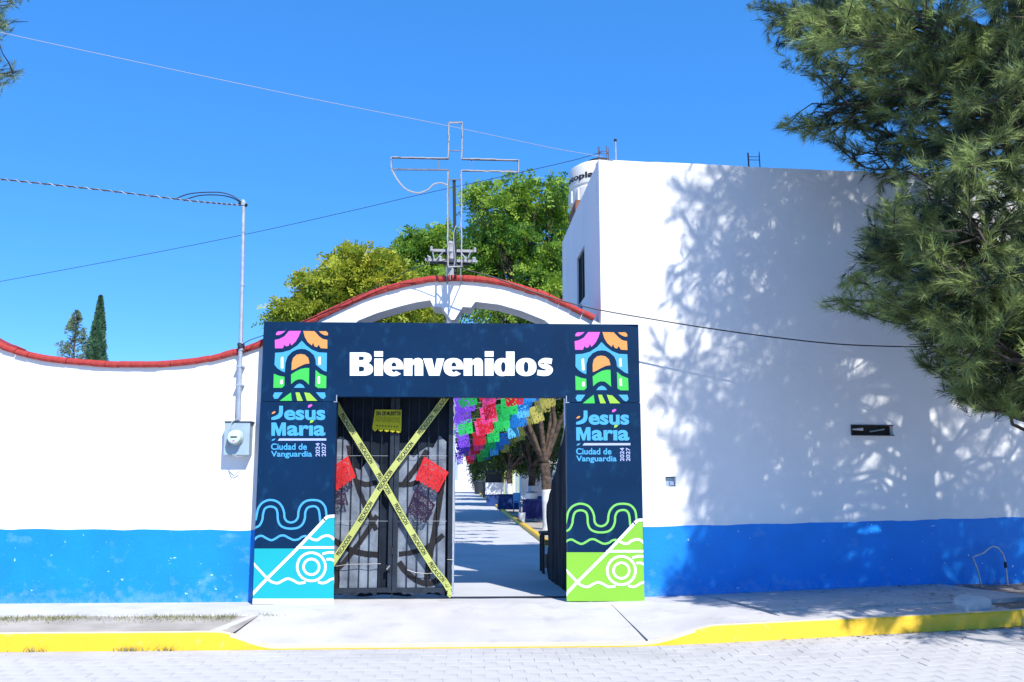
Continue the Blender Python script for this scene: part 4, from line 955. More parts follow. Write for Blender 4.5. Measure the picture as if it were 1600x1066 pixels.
for k in range(5): a = P(376.5, 538 + k * 1.6, 0.17); cw.tube([(a[0] + 0.042 * math.cos(t * .7), a[1] + 0.042 * math.sin(t * .7), a[2] + 0.012 * math.sin(t * 1.3 + k)) for t in range(10)], 0.006, 5)
cw.build('wire_wrap', 'cable', ms)

# ================================================================ CABLES
def cable(pts, r, m, label, n=8):
    q = [P(a, b, y) for a, b, y in pts]; o = MB().tube(catmull(q, n), r, 5).build('cable', m); tag(o, label, 'cable', 'overhead cables'); return o
cable([(-40, 42, -2.2), (120, 77, -1.8), (450, 147, -1.0), (700, 197, -0.3), (860, 231, 0.3), (941, 245, 0.55)], 0.0045, 'wcable', 'thin pale wire crossing the upper sky above the cross')
cable([(-60, 450, 4.5), (0, 440, 4.3), (200, 403, 3.6), (390, 365, 2.9), (560, 327, 2.2), (640, 308, 1.9), (780, 277, 1.3), (890, 252, 0.8), (940, 238, 0.6)], 0.0045, 'cable', 'dark cable rising from lower left to the rooftop rebar')
tw = []
o = cable([(-60, 273, -0.6), (0, 280, -0.5), (150, 296, -0.2), (300, 314, 0.1), (378, 321, 0.17)], 0.0085, 'cable', 'twisted service cable running left from the mast head')
q = catmull([P(a, b, y) for a, b, y in [(-60, 273, -0.6), (0, 280, -0.5), (150, 296, -0.2), (300, 314, 0.1), (378, 321, 0.17)]], 60)
MB().tube([p + np.array([0, 0.012 * math.cos(i * .9), 0.012 * math.sin(i * .9)]) for i, p in enumerate(q)], 0.006, 4).build('wrapped_wire', 'wcable', o)
MB().tube([P(a, b, 0.15) for a, b in catmull([(272, 312), (292, 304), (315, 301), (345, 301), (365, 307), (379, 317)], 6)], 0.008, 5).build('lead', 'cable', o)
MB().tube([P(a, b, 0.17) for a, b in catmull([(285, 314), (310, 306), (340, 305), (362, 309), (379, 318)], 6)], 0.008, 5).build('lead', 'cable', o)
cable([(377, 539, 0.14), (392, 531, 0.10), (412, 524, 0.18), (480, 500, 0.20), (545, 470, 0.16), (592, 447, 0.14), (645, 420, 0.06), (697, 407, -0.1)], 0.0055, 'cable', 'thin dark cable from the mast along the arch to the cross')
cable([(700, 402, -0.1), (722, 419, -0.12), (770, 433, -0.13), (830, 455, -0.13), (885, 472, -0.12), (940, 485, -0.10), (1020, 499, -0.08), (1100, 512, -0.05), (1200, 526, -0.02), (1300, 537, 0.0), (1380, 541, 0.0), (1450, 541.5, -0.1), (1530, 538, -0.3)], 0.0085, 'cable', 'dark cable sagging from the cross over the white building wall')
# utility pole far behind
UY = 12.5
up = empty('utility_pole', (P(706, 500, UY)[0], UY, 0), 'distant utility pole with two crossarms seen behind the cross foot', 'utility pole')
ux = P(705.5, 400, UY)[0]; ut = P(705, 384, UY)[2]
MB().tube([(ux, UY, 0), (ux, UY, ut)], [0.17, 0.12], 12).build('pole', 'concpole', up)
for (xa, ya, xb, yb) in ((674, 391.5, 743, 393), (664, 406, 746, 409)):
    MB().bar(P(xa, ya, UY - .2), P(xb, yb, UY - .2), 0.07, 0.08).build('crossarm', 'concpole', up)
    MB().bar(P(xa + 10, ya + 4, UY - .1), P(xb - 12, yb + 4, UY - .1), 0.06, 0.08).build('crossarm', 'steel', up)
for x0_, y0_, x1_, y1_ in ((676, 394, 678, 404), (692, 394, 683, 404), (735, 394, 731, 404), (720, 395, 728, 404), (668, 399, 672, 406), (742, 402, 743, 408)): MB().tube([P(x0_, y0_, UY - .3), P(x1_, y1_, UY - .3)], 0.018, 6).build('brace', 'galv', up)
for x_, y_, rr in ((704, 387, .11), (705.5, 399, .09), (671, 405, .05), (688, 405, .05), (727, 406, .05), (740, 406.5, .05), (674, 389, .045), (742, 391, .045)):
    p = P(x_, y_, UY - .32); smooth(MB().lathe([(rr * .5, -rr * 1.6), (rr, -rr * 1.2), (rr * .7, 0), (rr, rr), (rr * .4, rr * 1.6)], p, 10).build('insulator', 'concpole', up))

# ================================================================ SMALL THINGS ON THE PAVEMENT
bp = [PL(a, b, BA - FN * d, TH) for a, b, d in [(1533.5, 911, .22), (1528, 893, .22), (1519.5, 870.5, .22), (1527, 868, .20), (1536, 864.5, .18), (1545, 857, .16), (1551, 853.8, .16), (1559, 856, .15), (1567, 866, .14), (1570.5, 878, .13), (1572, 892, .12), (1574.5, 909, .12)]]
bp[0][2] -= 0.08; bp[-1][2] -= 0.08
o = empty('bent_pipe', tuple(bp[0]), 'thin bent grey pipe looping out of the ground at the blue wall', 'pipe')
MB().tube(bp, 0.012, 8).build('pipe', 'galv', o); MB().tube([bp[9], bp[10] - (bp[10] - bp[9]) * 0.35], 0.018, 8).build('fitting', 'black', o)
# broken lump of concrete
c = G(1516, 950, lift(5.4) + 0.0); b = MB()
n = 9; vs = []
for j, (rr, zz) in enumerate(((0.20, -0.03), (0.215, 0.05), (0.19, 0.10), (0.13, 0.125))):
    for k in range(n): a = 2 * math.pi * k / n; e = 1 + 0.22 * math.sin(k * 2.4 + j * .4) ; vs.append((c[0] + rr * e * math.cos(a), c[1] + rr * .62 * e * math.sin(a), c[2] + zz + 0.02 * math.sin(k * 1.9)))
fs = [(j * n + k, j * n + (k + 1) % n, (j + 1) * n + (k + 1) % n, (j + 1) * n + k) for j in range(3) for k in range(n)] + [tuple(3 * n + k for k in range(n))]
tag(b.add(vs, fs).build('concrete_lump', 'conc'), 'broken concrete lump at the end of the right pavement', 'concrete')

# ================================================================ TREES
def unit(a): return a / (np.linalg.norm(a, axis=-1, keepdims=True) + 1e-9)
def sprays(pos, axis, L_, K, ll, lw, droop, tint):
    """feathery fronds: K pairs of leaflets on each axis"""
    n = len(pos); rv = unit(NR.normal(0, 1, (n, 3))); side = unit(np.cross(axis, rv)); Vs = []; Ts = []
    up = np.array([0, 0, 1.0])
    for k in range(K):
        t = (k + 0.6) / K; base = pos + axis * (L_ * t)[:, None] - up * (droop * L_ * t * t)[:, None]
        for sg in (-1, 1):
            l = ll * NR.uniform(0.7, 1.25, n) * (1 - 0.35 * t)
            tip = base + unit(side * sg + axis * 0.55 + NR.normal(0, 0.25, (n, 3))) * l[:, None] - up * (0.15 * l)[:, None]
            w = axis * (lw * 0.5)
            mid = (base * 0.45 + tip * 0.55); nrm = unit(np.cross(axis, tip - base))
            wv = unit(np.cross(nrm, tip - base)) * (lw * 0.5)
            Vs.append(np.stack([base, mid + wv, tip, mid - wv], 1)); tt = np.clip(tint + NR.normal(0, 0.06, n), 0, 0.99); Ts.append(np.repeat(tt[:, None], 4, 1))
    V = np.concatenate(Vs, 0).reshape(-1, 3); T = np.concatenate(Ts, 0).ravel(); F = np.arange(len(V)).reshape(-1, 4)
    return V, F, T
def limb(mb, a, b, ra, rb, jit=0.12, n=5, sag=0.0):
    a, b = np.array(a, float), np.array(b, float); L0 = np.linalg.norm(b - a); pts = []
    for i in range(n + 1):
        t = i / n; p = a + (b - a) * t + (NR.normal(0, jit * L0 * 0.25, 3) if 0 < i < n else 0); p[2] += sag * L0 * math.sin(t * math.pi); pts.append(p)
    mb.tube(pts, [ra + (rb - ra) * i / n for i in range(n + 1)], 7, False); return pts
def broadleaf(name, label, base, fork, lobes, nsp, m, tr, group=None, white=0.0, size=1.0, clumps=12, lean=(0, 0), K=5, split=0.25):
    o = empty(name, base, label, 'tree', group); base = np.array(base, float); fk = np.array([base[0] + lean[0], base[1] + lean[1], base[2] + fork])
    tb = MB(); mid = (base + fk) / 2 + NR.normal(0, 0.04, 3)
    rings = [base + (0, 0, -0.1), base + (0, 0, 0.25), mid, fk]
    if white:
        wz = base + (fk - base) * (white / fork)
        w = MB(); w.tube([base + (0, 0, -0.1), base + (0, 0, 0.12), (base + wz) / 2, wz], [tr * 1.5, tr * 1.2, tr * 1.08, tr * 1.02], 12, False); smooth(w.build('whitewashed_trunk', 'whitewash', o), 60)
        tb.tube([wz - (0, 0, 0.02), (wz + fk) / 2 + NR.normal(0, .03, 3), fk], [tr * 1.0, tr * 0.98, tr * 1.08], 12, False)
    else: tb.tube(rings, [tr * 1.5, tr * 1.15, tr, tr * 1.05], 12, False)
    POS = []; AX = []; T = []; w = np.array([np.prod(l[1]) ** (2 / 3) for l in lobes]); w = w / w.sum()
    for (c, r), ww in zip(lobes, w):
        c = np.array(c, float); r = np.array(r, float)
        pts = limb(tb, fk, c, tr * 0.55, tr * 0.14, 0.2, 5, 0.05)
        nc = clumps
        for _ in range(nc):
            d = unit(NR.normal(0, 1, 3) + np.array([0, 0, 0.25])); cc = c + d * r * NR.uniform(0.45, 1.08); limb(tb, pts[NR.integers(2, 5)], cc, tr * 0.13, tr * 0.03, 0.25, 3)
            n = max(4, int(nsp * ww / nc * NR.uniform(0.5, 1.5))); s = r * NR.uniform(0.13, 0.26)
            q = NR.normal(0, 1, (n, 3)); q = unit(q) * (NR.random((n, 1)) ** 0.5); POS.append(cc + q * s * 1.25); out = unit(POS[-1] - c)
            AX.append(unit(out * 0.25 + q * 1.0 + NR.normal(0, 0.28, (n, 3)) + np.array([0, 0, 0.12]))); T.append(np.clip(NR.normal(0.5, 0.17) + NR.normal(0, 0.14, n) + 0.12 * q[:, 2], 0, 1))
    P_ = np.concatenate(POS); A_ = np.concatenate(AX); T_ = np.concatenate(T); n = len(P_)
    V, F, TT = sprays(P_, A_, NR.uniform(0.26, 0.62, n) * size, K, 0.17 * size, 0.075 * size, 0.35, T_)
    smooth(tb.build('trunk', 'bark', o), 60); put('crown', fast_mesh('crown', V, F, TT), m, o); return o
LN = lambda y, a: a + CD * (y + 11.4)           # line parallel to the drive, a metres right of the camera
def at(px, py, Y): return P(px, py, Y)
G1 = 'trees lining the drive inside the gate'
# first tree of the row (tall, bright crown above the arch)
y = 16.6; x = LN(y, 2.8)
broadleaf('drive_tree', 'tall bright green tree behind the arch with thick forked whitewashed trunk', (x, y, 0), 1.95,
          [(at(775, 345, y + .5), (1.25, 1.4, 0.95)), (at(835, 325, y), (1.3, 1.5, 0.8)), (at(745, 425, y + 1), (1.1, 1.3, 1.0)), (at(815, 405, y), (1.5, 1.6, 1.1)), (at(875, 385, y), (1.3, 1.5, 1.2)), (at(850, 460, y), (1.4, 1.5, 0.9)), (at(790, 480, y - .3), (1.1, 1.2, 0.7)), (at(920, 430, y), (1.4, 1.4, 1.3)), (at(900, 520, y + .5), (1.3, 1.3, 0.9)), (at(752, 312, y), (0.6, 0.7, 0.35))], 5600, 'leafg', 0.15, G1, 1.15, 0.95, 24, (-0.1, 0.1))
spec = [(24.2, 2.9, 7.4, 'leafd', 'second tree inside the gate with its trunk beside the dark blue table'), (37, 2.75, 7.0, 'leafd', 'third tree inside the gate with whitewashed trunk beside the drinks stand'), (50, 2.9, 6.5, 'leafd', 'fourth tree inside the gate, dark crown low over the yellow kerb'), (61, 2.8, 6.6, 'leafd', 'fifth tree inside the gate, whitewashed trunk far along the kerb'), (80, 2.0, 6.6, 'leafd', 'farthest bushy tree at the end of the drive')]
for y, a, h, m, lab in spec:
    x = LN(y, a); r = 2.2
    lob = [((x + NR.normal(0, .4) + (0.75 if z < 4.2 else 0.1), y + NR.normal(0, 1), z), (r * NR.uniform(.75, 1.05), r, 1.0)) for z in np.linspace(2.9 if y < 70 else 1.9, h - 0.8, 6)] + [((x - 1.2, y - .5, 4.9), (1.2, 1.4, .9)), ((x + 2.6, y, 3.0), (1.2, 1.4, 1.0)), ((x + 1.8, y, 3.9), (1.3, 1.4, 1.0)), ((x + 1.5, y - 1, 5.6), (1.3, 1.4, 1.0))]
    broadleaf('drive_tree', lab, (x, y, 0), 2.0, lob, 4300, m, 0.14 + 0.03 * NR.random(), G1, 1.2, 1.25, 9, (NR.normal(0, .15), 0))
# yellow-green tree left of the drive, lower green crown between them
y = 17.5
broadleaf('round_tree', 'yellow-green tree rising above the wall left of the arch', tuple(P(560, 700, y) * (1, 1, 0)), 2.6,
          [(at(588, 416, y), (0.85, 1.1, 0.55)), (at(552, 418, y), (0.7, 1.0, 0.5)), (at(562, 452, y), (1.5, 1.5, 0.75)), (at(508, 455, y), (0.75, 1.0, 0.6)), (at(478, 485, y), (0.9, 1.0, 0.55)), (at(530, 492, y), (1.4, 1.4, 0.75)), (at(605, 462, y), (0.95, 1.1, 0.75)), (at(620, 495, y), (1.2, 1.2, 0.9)), (at(452, 502, y), (0.6, 0.8, 0.35))], 5200, 'leafy', 0.18, None, 0, 0.95, 24)
y = 27
broadleaf('round_tree', 'smaller green tree filling the gap behind the cross foot', tuple(P(668, 700, y) * (1, 1, 0)), 3.0,
          [(at(655, 395, y), (1.1, 1.3, 0.8)), (at(690, 385, y), (1.1, 1.3, 0.9)), (at(640, 425, y), (1.2, 1.3, 0.9)), (at(680, 435, y), (1.4, 1.4, 1.0)), (at(650, 480, y), (1.6, 1.5, 1.2)), (at(700, 480, y), (1.6, 1.5, 1.2)), (at(725, 425, y), (1.2, 1.2, 1.0))], 3600, 'leafg', 0.2, None, 0, 1.2, 18)
# cypress and sparse conifer far left
def conifer(name, label, px, pyt, pyb, Y, rad, n, m, sparse):
    t = P(px, pyt, Y); b0 = np.array([t[0], Y, 0.0]); H = t[2]; o = empty(name, tuple(b0), label, 'tree')
    tb = MB(); tb.tube([b0, (b0[0], Y, H * 0.6), (t[0], Y, H * 0.99)], [0.14, 0.08, 0.015], 8, False)
    zlo = P(px, pyb, Y)[2] - 1.5; u = NR.random(n) ** 0.75; z = zlo + (H - zlo) * u; prof = (1 - u) ** (0.62 if sparse else 0.8) * (1 - 0.1 * (1 - u))
    a = NR.uniform(0, 6.283, n); lump = 1 + 0.18 * np.sin(a * 3 + z * 2.3) + 0.12 * np.sin(a * 5 - z * 4.1)
    rr = rad * prof * lump * (NR.random(n) ** 0.35)
    pos = np.stack([b0[0] + rr * np.cos(a), Y + rr * np.sin(a), z], 1); out = np.stack([np.cos(a), np.sin(a), 0 * a], 1)
    T = np.clip(0.45 + 0.25 * np.sin(a * 7 + z * 5) + NR.normal(0, .15, n), 0, 1)
    if sparse:
        keep = (np.sin(a * 4 + z * 3.3) + np.sin(z * 6.1 + a) + NR.normal(0, .35, n)) > 0.35; pos, out, T = pos[keep], out[keep], T[keep]
        for k in range(40): zz = zlo + (H - zlo) * (k / 42); an = k * 2.4; r1 = rad * (1 - k / 42) ** .62; tb.tube([(b0[0], Y, zz), (b0[0] + r1 * .9 * math.cos(an), Y + r1 * .9 * math.sin(an), zz + .25 * r1)], [0.03, 0.008], 5, False)
    n2 = len(pos); ax = unit(out * (0.55 if sparse else 0.35) + np.array([0, 0, 1.0]) + NR.normal(0, 0.25, (n2, 3)))
    V, F, TT = sprays(pos, ax, NR.uniform(0.16, 0.34, n2) * np.clip(1.15 - (pos[:, 2] - zlo) / (H - zlo), .25, 1), 3, 0.10, 0.05, 0.0, T); smooth(tb.build('trunk', 'bark', o)); put('crown', fast_mesh('crown', V, F, TT), m, o)
conifer('cypress_tree', 'dense dark green pointed cypress above the far left wall', 157.5, 464, 575, 27, 0.55, 4200, 'cypress', False)
conifer('sparse_conifer', 'thin grey-green conifer left of the dark cypress', 120, 487, 575, 27, 0.95, 2300, 'needle2', True)

# ---- casuarinas: limbs, side branches, twigs and needles
bpx = [(-400, 1090), (-200, 1120), (-60, 1150), (0, 1172), (60, 1200), (115, 1240), (150, 1288), (172, 1275), (180, 1200), (200, 1208), (212, 1250), (235, 1292), (255, 1330), (285, 1376), (325, 1352), (350, 1338), (385, 1336), (420, 1318), (445, 1292), (478, 1278), (488, 1330), (500, 1372), (512, 1412), (560, 1432), (600, 1455), (625, 1480), (640, 1520), (652, 1700), (2000, 2500)]
BY = np.array([b[0] for b in bpx]); BX = np.array([b[1] for b in bpx])
def casuarina(name, label, T0, H, tips, m, allow, twig_n, needles, dens=1.0):
    o = empty(name, tuple(T0), label, 'tree'); T0 = np.array(T0, float); tb = MB(); br = MB()
    tpts = [T0 + (0, 0, -.3), T0 + (0.02, 0, 1.2), T0 + (0.08, -.05, H * .35), T0 + (0.0, 0.05, H * .7), T0 + (0.05, 0, H)]
    tb.tube(tpts, [0.30, 0.24, 0.19, 0.11, 0.02], 12, False)
    tz = np.array([p[2] for p in tpts]); tx_ = np.array([p[0] for p in tpts]); ty_ = np.array([p[1] for p in tpts])
    def trunk(z): return np.array([np.interp(z, tz, tx_), np.interp(z, tz, ty_), z])
    TW = []; TD = []; TT = []
    for tip in tips:
        tip = np.array(tip, float); s0 = T0 * (1, 1, 0) + np.array([0, 0, tip[2] - .3]); f0 = next((f for f in (1, .93, .86, .78, .7, .62) if allow(s0 + (tip - s0) * f)), None)
        if f0 is None: continue
        tip = s0 + (tip - s0) * f0; hor = math.hypot(tip[0] - T0[0], tip[1] - T0[1]); s = trunk(max(T0[2] + 1.6, min(H - .2, tip[2] - 0.25 * hor + NR.normal(0, .15))))
        L0 = np.linalg.norm(tip - s); n = 8; pts = []
        for i in range(n + 1):
            t = i / n; p = s + (tip - s) * t; p[2] += (0.10 * math.sin(t * math.pi) * L0) * NR.uniform(.6, 1.2)
            if 0 < i < n: p = p + NR.normal(0, .035 * L0 * .5, 3)
            pts.append(p)
        tb.tube(pts, [0.036 * (1 - .88 * i / n) * (0.5 + L0 / 6) for i in range(n + 1)], 6, False)
        pts = np.array(pts); ltone = NR.normal(0.40, 0.17)
        ns = max(4, int(L0 * 4.2 * dens))
        for k in range(ns):
            t = 0.34 + 0.66 * (k + NR.random()) / ns; f = t * n; i = min(n - 1, int(f)); b0 = pts[i] + (pts[i + 1] - pts[i]) * (f - i); ax = unit(pts[i + 1] - pts[i])
            hz = unit(np.cross(ax, [0, 0, 1.0])); sg = 1 if k % 2 else -1
            d = unit(ax * NR.uniform(.4, 1.0) + hz * sg * NR.uniform(.3, 1.0) + np.array([0, 0, NR.normal(-.02, .38)]))
            l = NR.uniform(.45, .95) * (1.12 - .45 * t); q = [b0]
            for j in range(3): q.append(q[-1] + d * l / 3 + NR.normal(0, .02, 3) + np.array([0, 0, -.02 + .035 * j])); 
            tone = np.clip(ltone - .40 + 0.95 * (t - .45) + NR.normal(0, .13), .0, .85)  # crown's inner shade put into the tint: dark near trunk, yellower new growth outside
            okb = False
            for j in range(twig_n):
                u = (0.25 + 0.75 * (j + .3 + NR.random() * .7) / twig_n) * 3; jj = min(2, int(u)); p = q[jj] + (q[jj + 1] - q[jj]) * min(1.0, u - jj)
                dd = unit(d * .9 + NR.normal(0, .42, 3) + np.array([0, 0, .25]))
                if allow(p + dd * .22): TW.append(p); TD.append(dd); TT.append(tone + NR.normal(0, .06)); okb = True
            if okb and allow(q[-1]): tb.tube(q, [0.014, 0.010, 0.007, 0.004], 4, False)
    TW = np.array(TW); TD = np.array(TD); TT = np.array(TT); n = len(TW); ll = NR.uniform(.15, .27, n); Vs = []; Ts = []
    # twig stems
    for kk in range(needles):
        t = NR.random(n) ** 0.8; b0 = TW + TD * (ll * t)[:, None]; rv = NR.normal(0, 1, (n, 3)); rad = unit(rv - TD * np.sum(rv * TD, 1)[:, None])
        dirn = unit(TD * NR.uniform(.55, 1.3, (n, 1)) + rad * NR.uniform(.45, 1.0, (n, 1)) + np.array([0, 0, .05])); ln = NR.uniform(.08, .155, n)
        wv = unit(np.cross(dirn, rv)) * 0.0032; tip = b0 + dirn * ln[:, None] - np.array([0, 0, 1.0]) * (ln * .12)[:, None]
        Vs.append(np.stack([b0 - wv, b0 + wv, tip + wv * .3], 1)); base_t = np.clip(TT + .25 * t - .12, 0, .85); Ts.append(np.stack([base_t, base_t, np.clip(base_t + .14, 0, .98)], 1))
    V = np.concatenate(Vs).reshape(-1, 3); T = np.concatenate(Ts).ravel(); F = np.arange(len(V)).reshape(-1, 3)
    smooth(tb.build('trunk', 'cbark', o), 60); put('crown', fast_mesh('crown', V, F, T), m, o)
    print(name, 'twigs', n, 'needles', len(F)); return o
T0 = np.array([6.85, -1.15, 0.08])
def wally(x): return 0.30 + 0.0875 * (x - 1.7)
def allowR(p):
    if p[1] > wally(p[0]) - 0.12 and p[2] < 6.15: return False
    if p[2] < 2.0: return False
    if p[0] - 0.44 * (wally(p[0]) - p[1]) < 2.50 + 0.28 * math.sin(p[2] * 2.1 + p[1]): return False
    q = proj(p); bx_ = float(np.interp(q[1], BY, BX)); return q[0] > bx_ - 4 + 46 * max(0.0, 0.5 * math.sin(p[2] * 8.3 + p[1] * 3) + 0.5 * math.sin(p[2] * 14.7 - p[1] * 6.1 + p[0] * 2))
def P3(px, py, Y): return P(px, py, Y)
tips = [P3(1185, 12, -.4), P3(1215, 60, -.5), P3(1250, 118, -.6), P3(1205, 188, -.2), P3(1222, 205, -.5), P3(1300, 160, -1.2), P3(1290, 245, -.3), P3(1345, 258, -.5), P3(1350, 345, -1.4), P3(1345, 375, -.8), P3(1284, 472, -1.3), P3(1330, 430, -1.5), P3(1378, 500, -1.8), P3(1425, 470, -2.4), P3(1440, 560, -2.6), P3(1460, 590, -2.0), P3(1490, 628, -2.2), P3(1545, 640, -2.8), P3(1590, 636, -2.4),
        P3(1390, 400, -2.6), P3(1360, 372, -2.9), P3(1500, 360, -3.6), P3(1420, 160, -3.0), P3(1340, 60, -2.6), P3(1350, 110, -3.0), P3(1480, 250, -3.6), P3(1560, 130, -3.9), P3(1590, 120, -3.4), P3(1450, 300, -3.3), P3(1500, 420, -3.5), P3(1530, 540, -3.2), P3(1250, 20, -1.8), P3(1320, 20, -2.2), P3(1560, 430, -3.9), P3(1440, 40, -3.2), P3(1460, 490, -3.0), P3(1580, 560, -3.6)]
core = list(tips)
tips += [np.array(t) for t in ((8.5, -2.5, 4.0), (9.0, -3.5, 5.0), (8.0, -3.5, 4.6), (9.3, -2.0, 4.5), (8.2, -1.8, 3.6), (7.6, -3.2, 4.0))]
tips += [np.array(t) for t in ((5.8, -4.2, 2.9), (6.5, -4.8, 3.4), (7.2, -4.6, 3.2), (6.2, -5.2, 4.0), (7.8, -5.4, 4.2), (7.0, -5.6, 4.6), (8.3, -5.0, 4.0), (6.9, -4.4, 2.7), (7.5, -5.9, 5.2))]
k = 0; tries = 0
while k < 42 and tries < 6000:
    tries += 1
    z = NR.uniform(2.6, 11.6); a = NR.uniform(0, 6.283); rmax = float(np.interp(z, [2.3, 3.5, 5.5, 8.5, 10.5, 12.3], [2.0, 3.3, 3.7, 3.7, 2.6, 0.7])); r = rmax * NR.uniform(.72, 1.0)
    p = np.array([T0[0] + r * math.cos(a), T0[1] + r * math.sin(a), z])
    if p[1] > wally(p[0]) - .2 and z < 6.4: continue
    if p[0] > T0[0] + 3.4: continue
    if not allowR(p) or not allowR(T0 * (.25, .25, 0) + p * (.75, .75, 1)): continue
    q_ = proj(p)
    if q_[0] < 1600 and q_[1] > 0 and q_[0] < np.interp(q_[1], BY, BX) + 90: continue
    if min(np.linalg.norm(p - t) for t in tips) < 0.85: continue
    tips.append(p); k += 1
for _ in range(12): tips.append(np.array([NR.uniform(5.0, 8.6), NR.uniform(-4.9, -2.8), NR.uniform(6.9, 10.2)]))
tips = [t + NR.normal(0, .15, 3) * (j > 0) for i, t in enumerate(tips) for j in range(2)]      # each bough is a small plume
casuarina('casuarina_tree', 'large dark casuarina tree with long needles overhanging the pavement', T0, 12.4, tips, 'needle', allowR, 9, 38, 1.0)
# second casuarina: only its branch tips reach into the upper left corner
TL = np.array([-9.2, 2.6, -0.05])
def allowL(p):
    q = proj(p); y = q[1]
    lim = float(np.interp(y, [-300, -30, 0, 12, 20, 26, 34, 42, 52, 66, 80, 92, 104, 116, 124, 136, 146, 152, 700], [40, 50, 42, 36, 10, 30, 62, 48, 12, 10, 6, 30, 36, 60, 30, 16, 6, -10, -60])); return q[0] < lim - 8
tl_ = [P3(55, -6, 1.8), P3(30, 4, 2.2), P3(80, 30, 1.6), P3(44, 34, 1.9), P3(40, 50, 2.0), P3(85, 112, 1.6), P3(45, 100, 2.0), P3(30, 112, 1.2), P3(5, 144, 1.6), P3(-20, 70, 1.6), P3(-30, 140, 1.8)]
for _ in range(26):
    z = NR.uniform(4.5, 10); a = NR.uniform(0, 6.283); r = float(np.interp(z, [4.5, 7, 10.3], [2.0, 2.6, .8])); tl_.append(np.array([TL[0] + r * math.cos(a), TL[1] + r * math.sin(a), z]))
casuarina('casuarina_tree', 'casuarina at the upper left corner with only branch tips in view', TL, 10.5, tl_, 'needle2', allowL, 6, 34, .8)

# ================================================================ INSIDE THE GATE
# strings of tissue paper flags
fl = {}
for ci, cn in enumerate(('fpurple', 'fpink', 'fred', 'fgreen', 'fblue', 'fcyan', 'folive')):
    w, h = 0.42, 0.44
    fl[cn] = [paper_mesh('paper_flag', [(-w / 2, 0, 0), (w / 2, 0, 0), (w / 2 - .02 * k, .03, -h), (-w / 2 + .02, .03, -h)], 16, 16, lace(20 + ci * 3 + k, 0.10), cn, 0.03 + .02 * k, scal(5)) for k in range(2)]
ordn = ['first', 'second', 'third', 'fourth', 'fifth', 'sixth', 'seventh', 'eighth', 'ninth', 'tenth', 'eleventh', 'twelfth']
ys = [5.6, 6.7, 7.9, 9.3, 10.8, 12.6, 14.8, 17.4, 20.5, 24.5, 30.0, 38.0]
colsA = [(-0.35, 'fpurple'), (0.10, 'fpurple'), (0.66, 'fpink'), (1.14, 'fgreen'), (1.60, 'fblue'), (2.05, 'folive')]
for k, y in enumerate(ys):
    z0 = 3.34 + rnd.gauss(0, .04) - 0.07 * max(0, k - 1)
    o = empty('paper_flag_string', (LN(y, 0.8), y, z0), ordn[k] + ' string of tissue paper flags over the drive counted from the gate', 'bunting', 'strings of paper flags over the drive')
    def sag(a): return z0 + 0.04 + 0.04 * (a - 0.6) ** 2 + 0.16 * (a - .6)
    MB().tube([(LN(y, a), y, sag(a)) for a in np.linspace(-2.6, 2.75, 16)], 0.004, 4).build('string', 'wcable', o)
    for j, (a, cn) in enumerate(colsA):
        if cn == 'fpink' and k % 2: cn = 'fred'
        if cn == 'fred' and k > 3: cn = 'fred'
        if cn == 'fblue' and k % 3 == 1: cn = 'fcyan'
        if k in (1, 5) and cn == 'fpurple' and a > 0: cn = 'fgreen'
        if k == 2 and cn == 'fgreen': cn = 'fred'
        if k == 0 and a > 1.5: cn = 'fcyan' if a < 2 else 'folive'
        a2 = a + rnd.gauss(0, .04); f = put('paper_flag', fl[cn][(k + j) % 2], None, o, False); f.location = (LN(y, a2) - o.location.x, rnd.gauss(0, .01), sag(a2) - z0 - .004)
        f.rotation_euler = (rnd.gauss(-.15, .32), rnd.gauss(-.16, .06), rnd.gauss(0, .45))
# far white chapel closing the view, cemetery wall and tombs behind the trees
def tomb(name, label, x, y, w, d, h, cat, roof=0.25, m='tombwhite', cross=True, group=None):
    o = empty(name, (x, y, 0), label, cat, group); MB().box((x - w / 2, y - d / 2, -.05), (x + w / 2, y + d / 2, h)).build('walls', m, o)
    MB().add([(x - w / 2 - .08, y - d / 2 - .08, h), (x + w / 2 + .08, y - d / 2 - .08, h), (x + w / 2 + .08, y + d / 2 + .08, h), (x - w / 2 - .08, y + d / 2 + .08, h), (x, y - d / 2 - .08, h + roof), (x, y + d / 2 + .08, h + roof)], [(0, 1, 4), (1, 2, 5, 4), (2, 3, 5), (3, 0, 4, 5), (0, 3, 2, 1)]).build('roof', m, o)
    MB().box((x - w * .2, y - d / 2 - .03, 0.05), (x + w * .2, y - d / 2 + .02, h * .72)).build('door', 'meterbox', o)
    if cross: MB().bar((x, y - d / 2, h + roof - .02), (x, y - d / 2, h + roof + .5), .07).bar((x - .15, y - d / 2, h + roof + .32), (x + .15, y - d / 2, h + roof + .32), .07).build('cross', m, o)
    return o
tomb('chapel', 'white chapel closing the far end of the drive', LN(95, -1.0), 95, 5.2, 5, 5.2, 'chapel', 1.0)
MB_ = MB().box((LN(93, -2.2), 91.2, -.02), (LN(93, 0.8), 92.4, 1.2)); tag(MB_.build('low_wall', 'tombwhite'), 'low white wall in front of the far chapel', 'wall')
for i, (y, a, w, h, lab) in enumerate([(30, 5.6, 1.9, 2.6, 'white tomb house nearest the gate behind the second tree'), (41, 5.4, 2.2, 2.9, 'white tomb house behind the blue tables'), (54, 5.6, 2.2, 2.5, 'white tomb house behind the drinks stand'), (68, 5.5, 2.6, 3.0, 'white tomb house far along the row of trees')]):
    tomb('tomb', lab, LN(y, a), y, w, 2.4, h, 'tomb', 0.3, group='tombs behind the trees')
cwl = MB().box((LN(20, 8.4), 8, -.05), (LN(20, 8.6), 90, 2.6)); tag(cwl.build('boundary_wall', 'tombwhite'), 'long white boundary wall behind the tombs', 'wall')
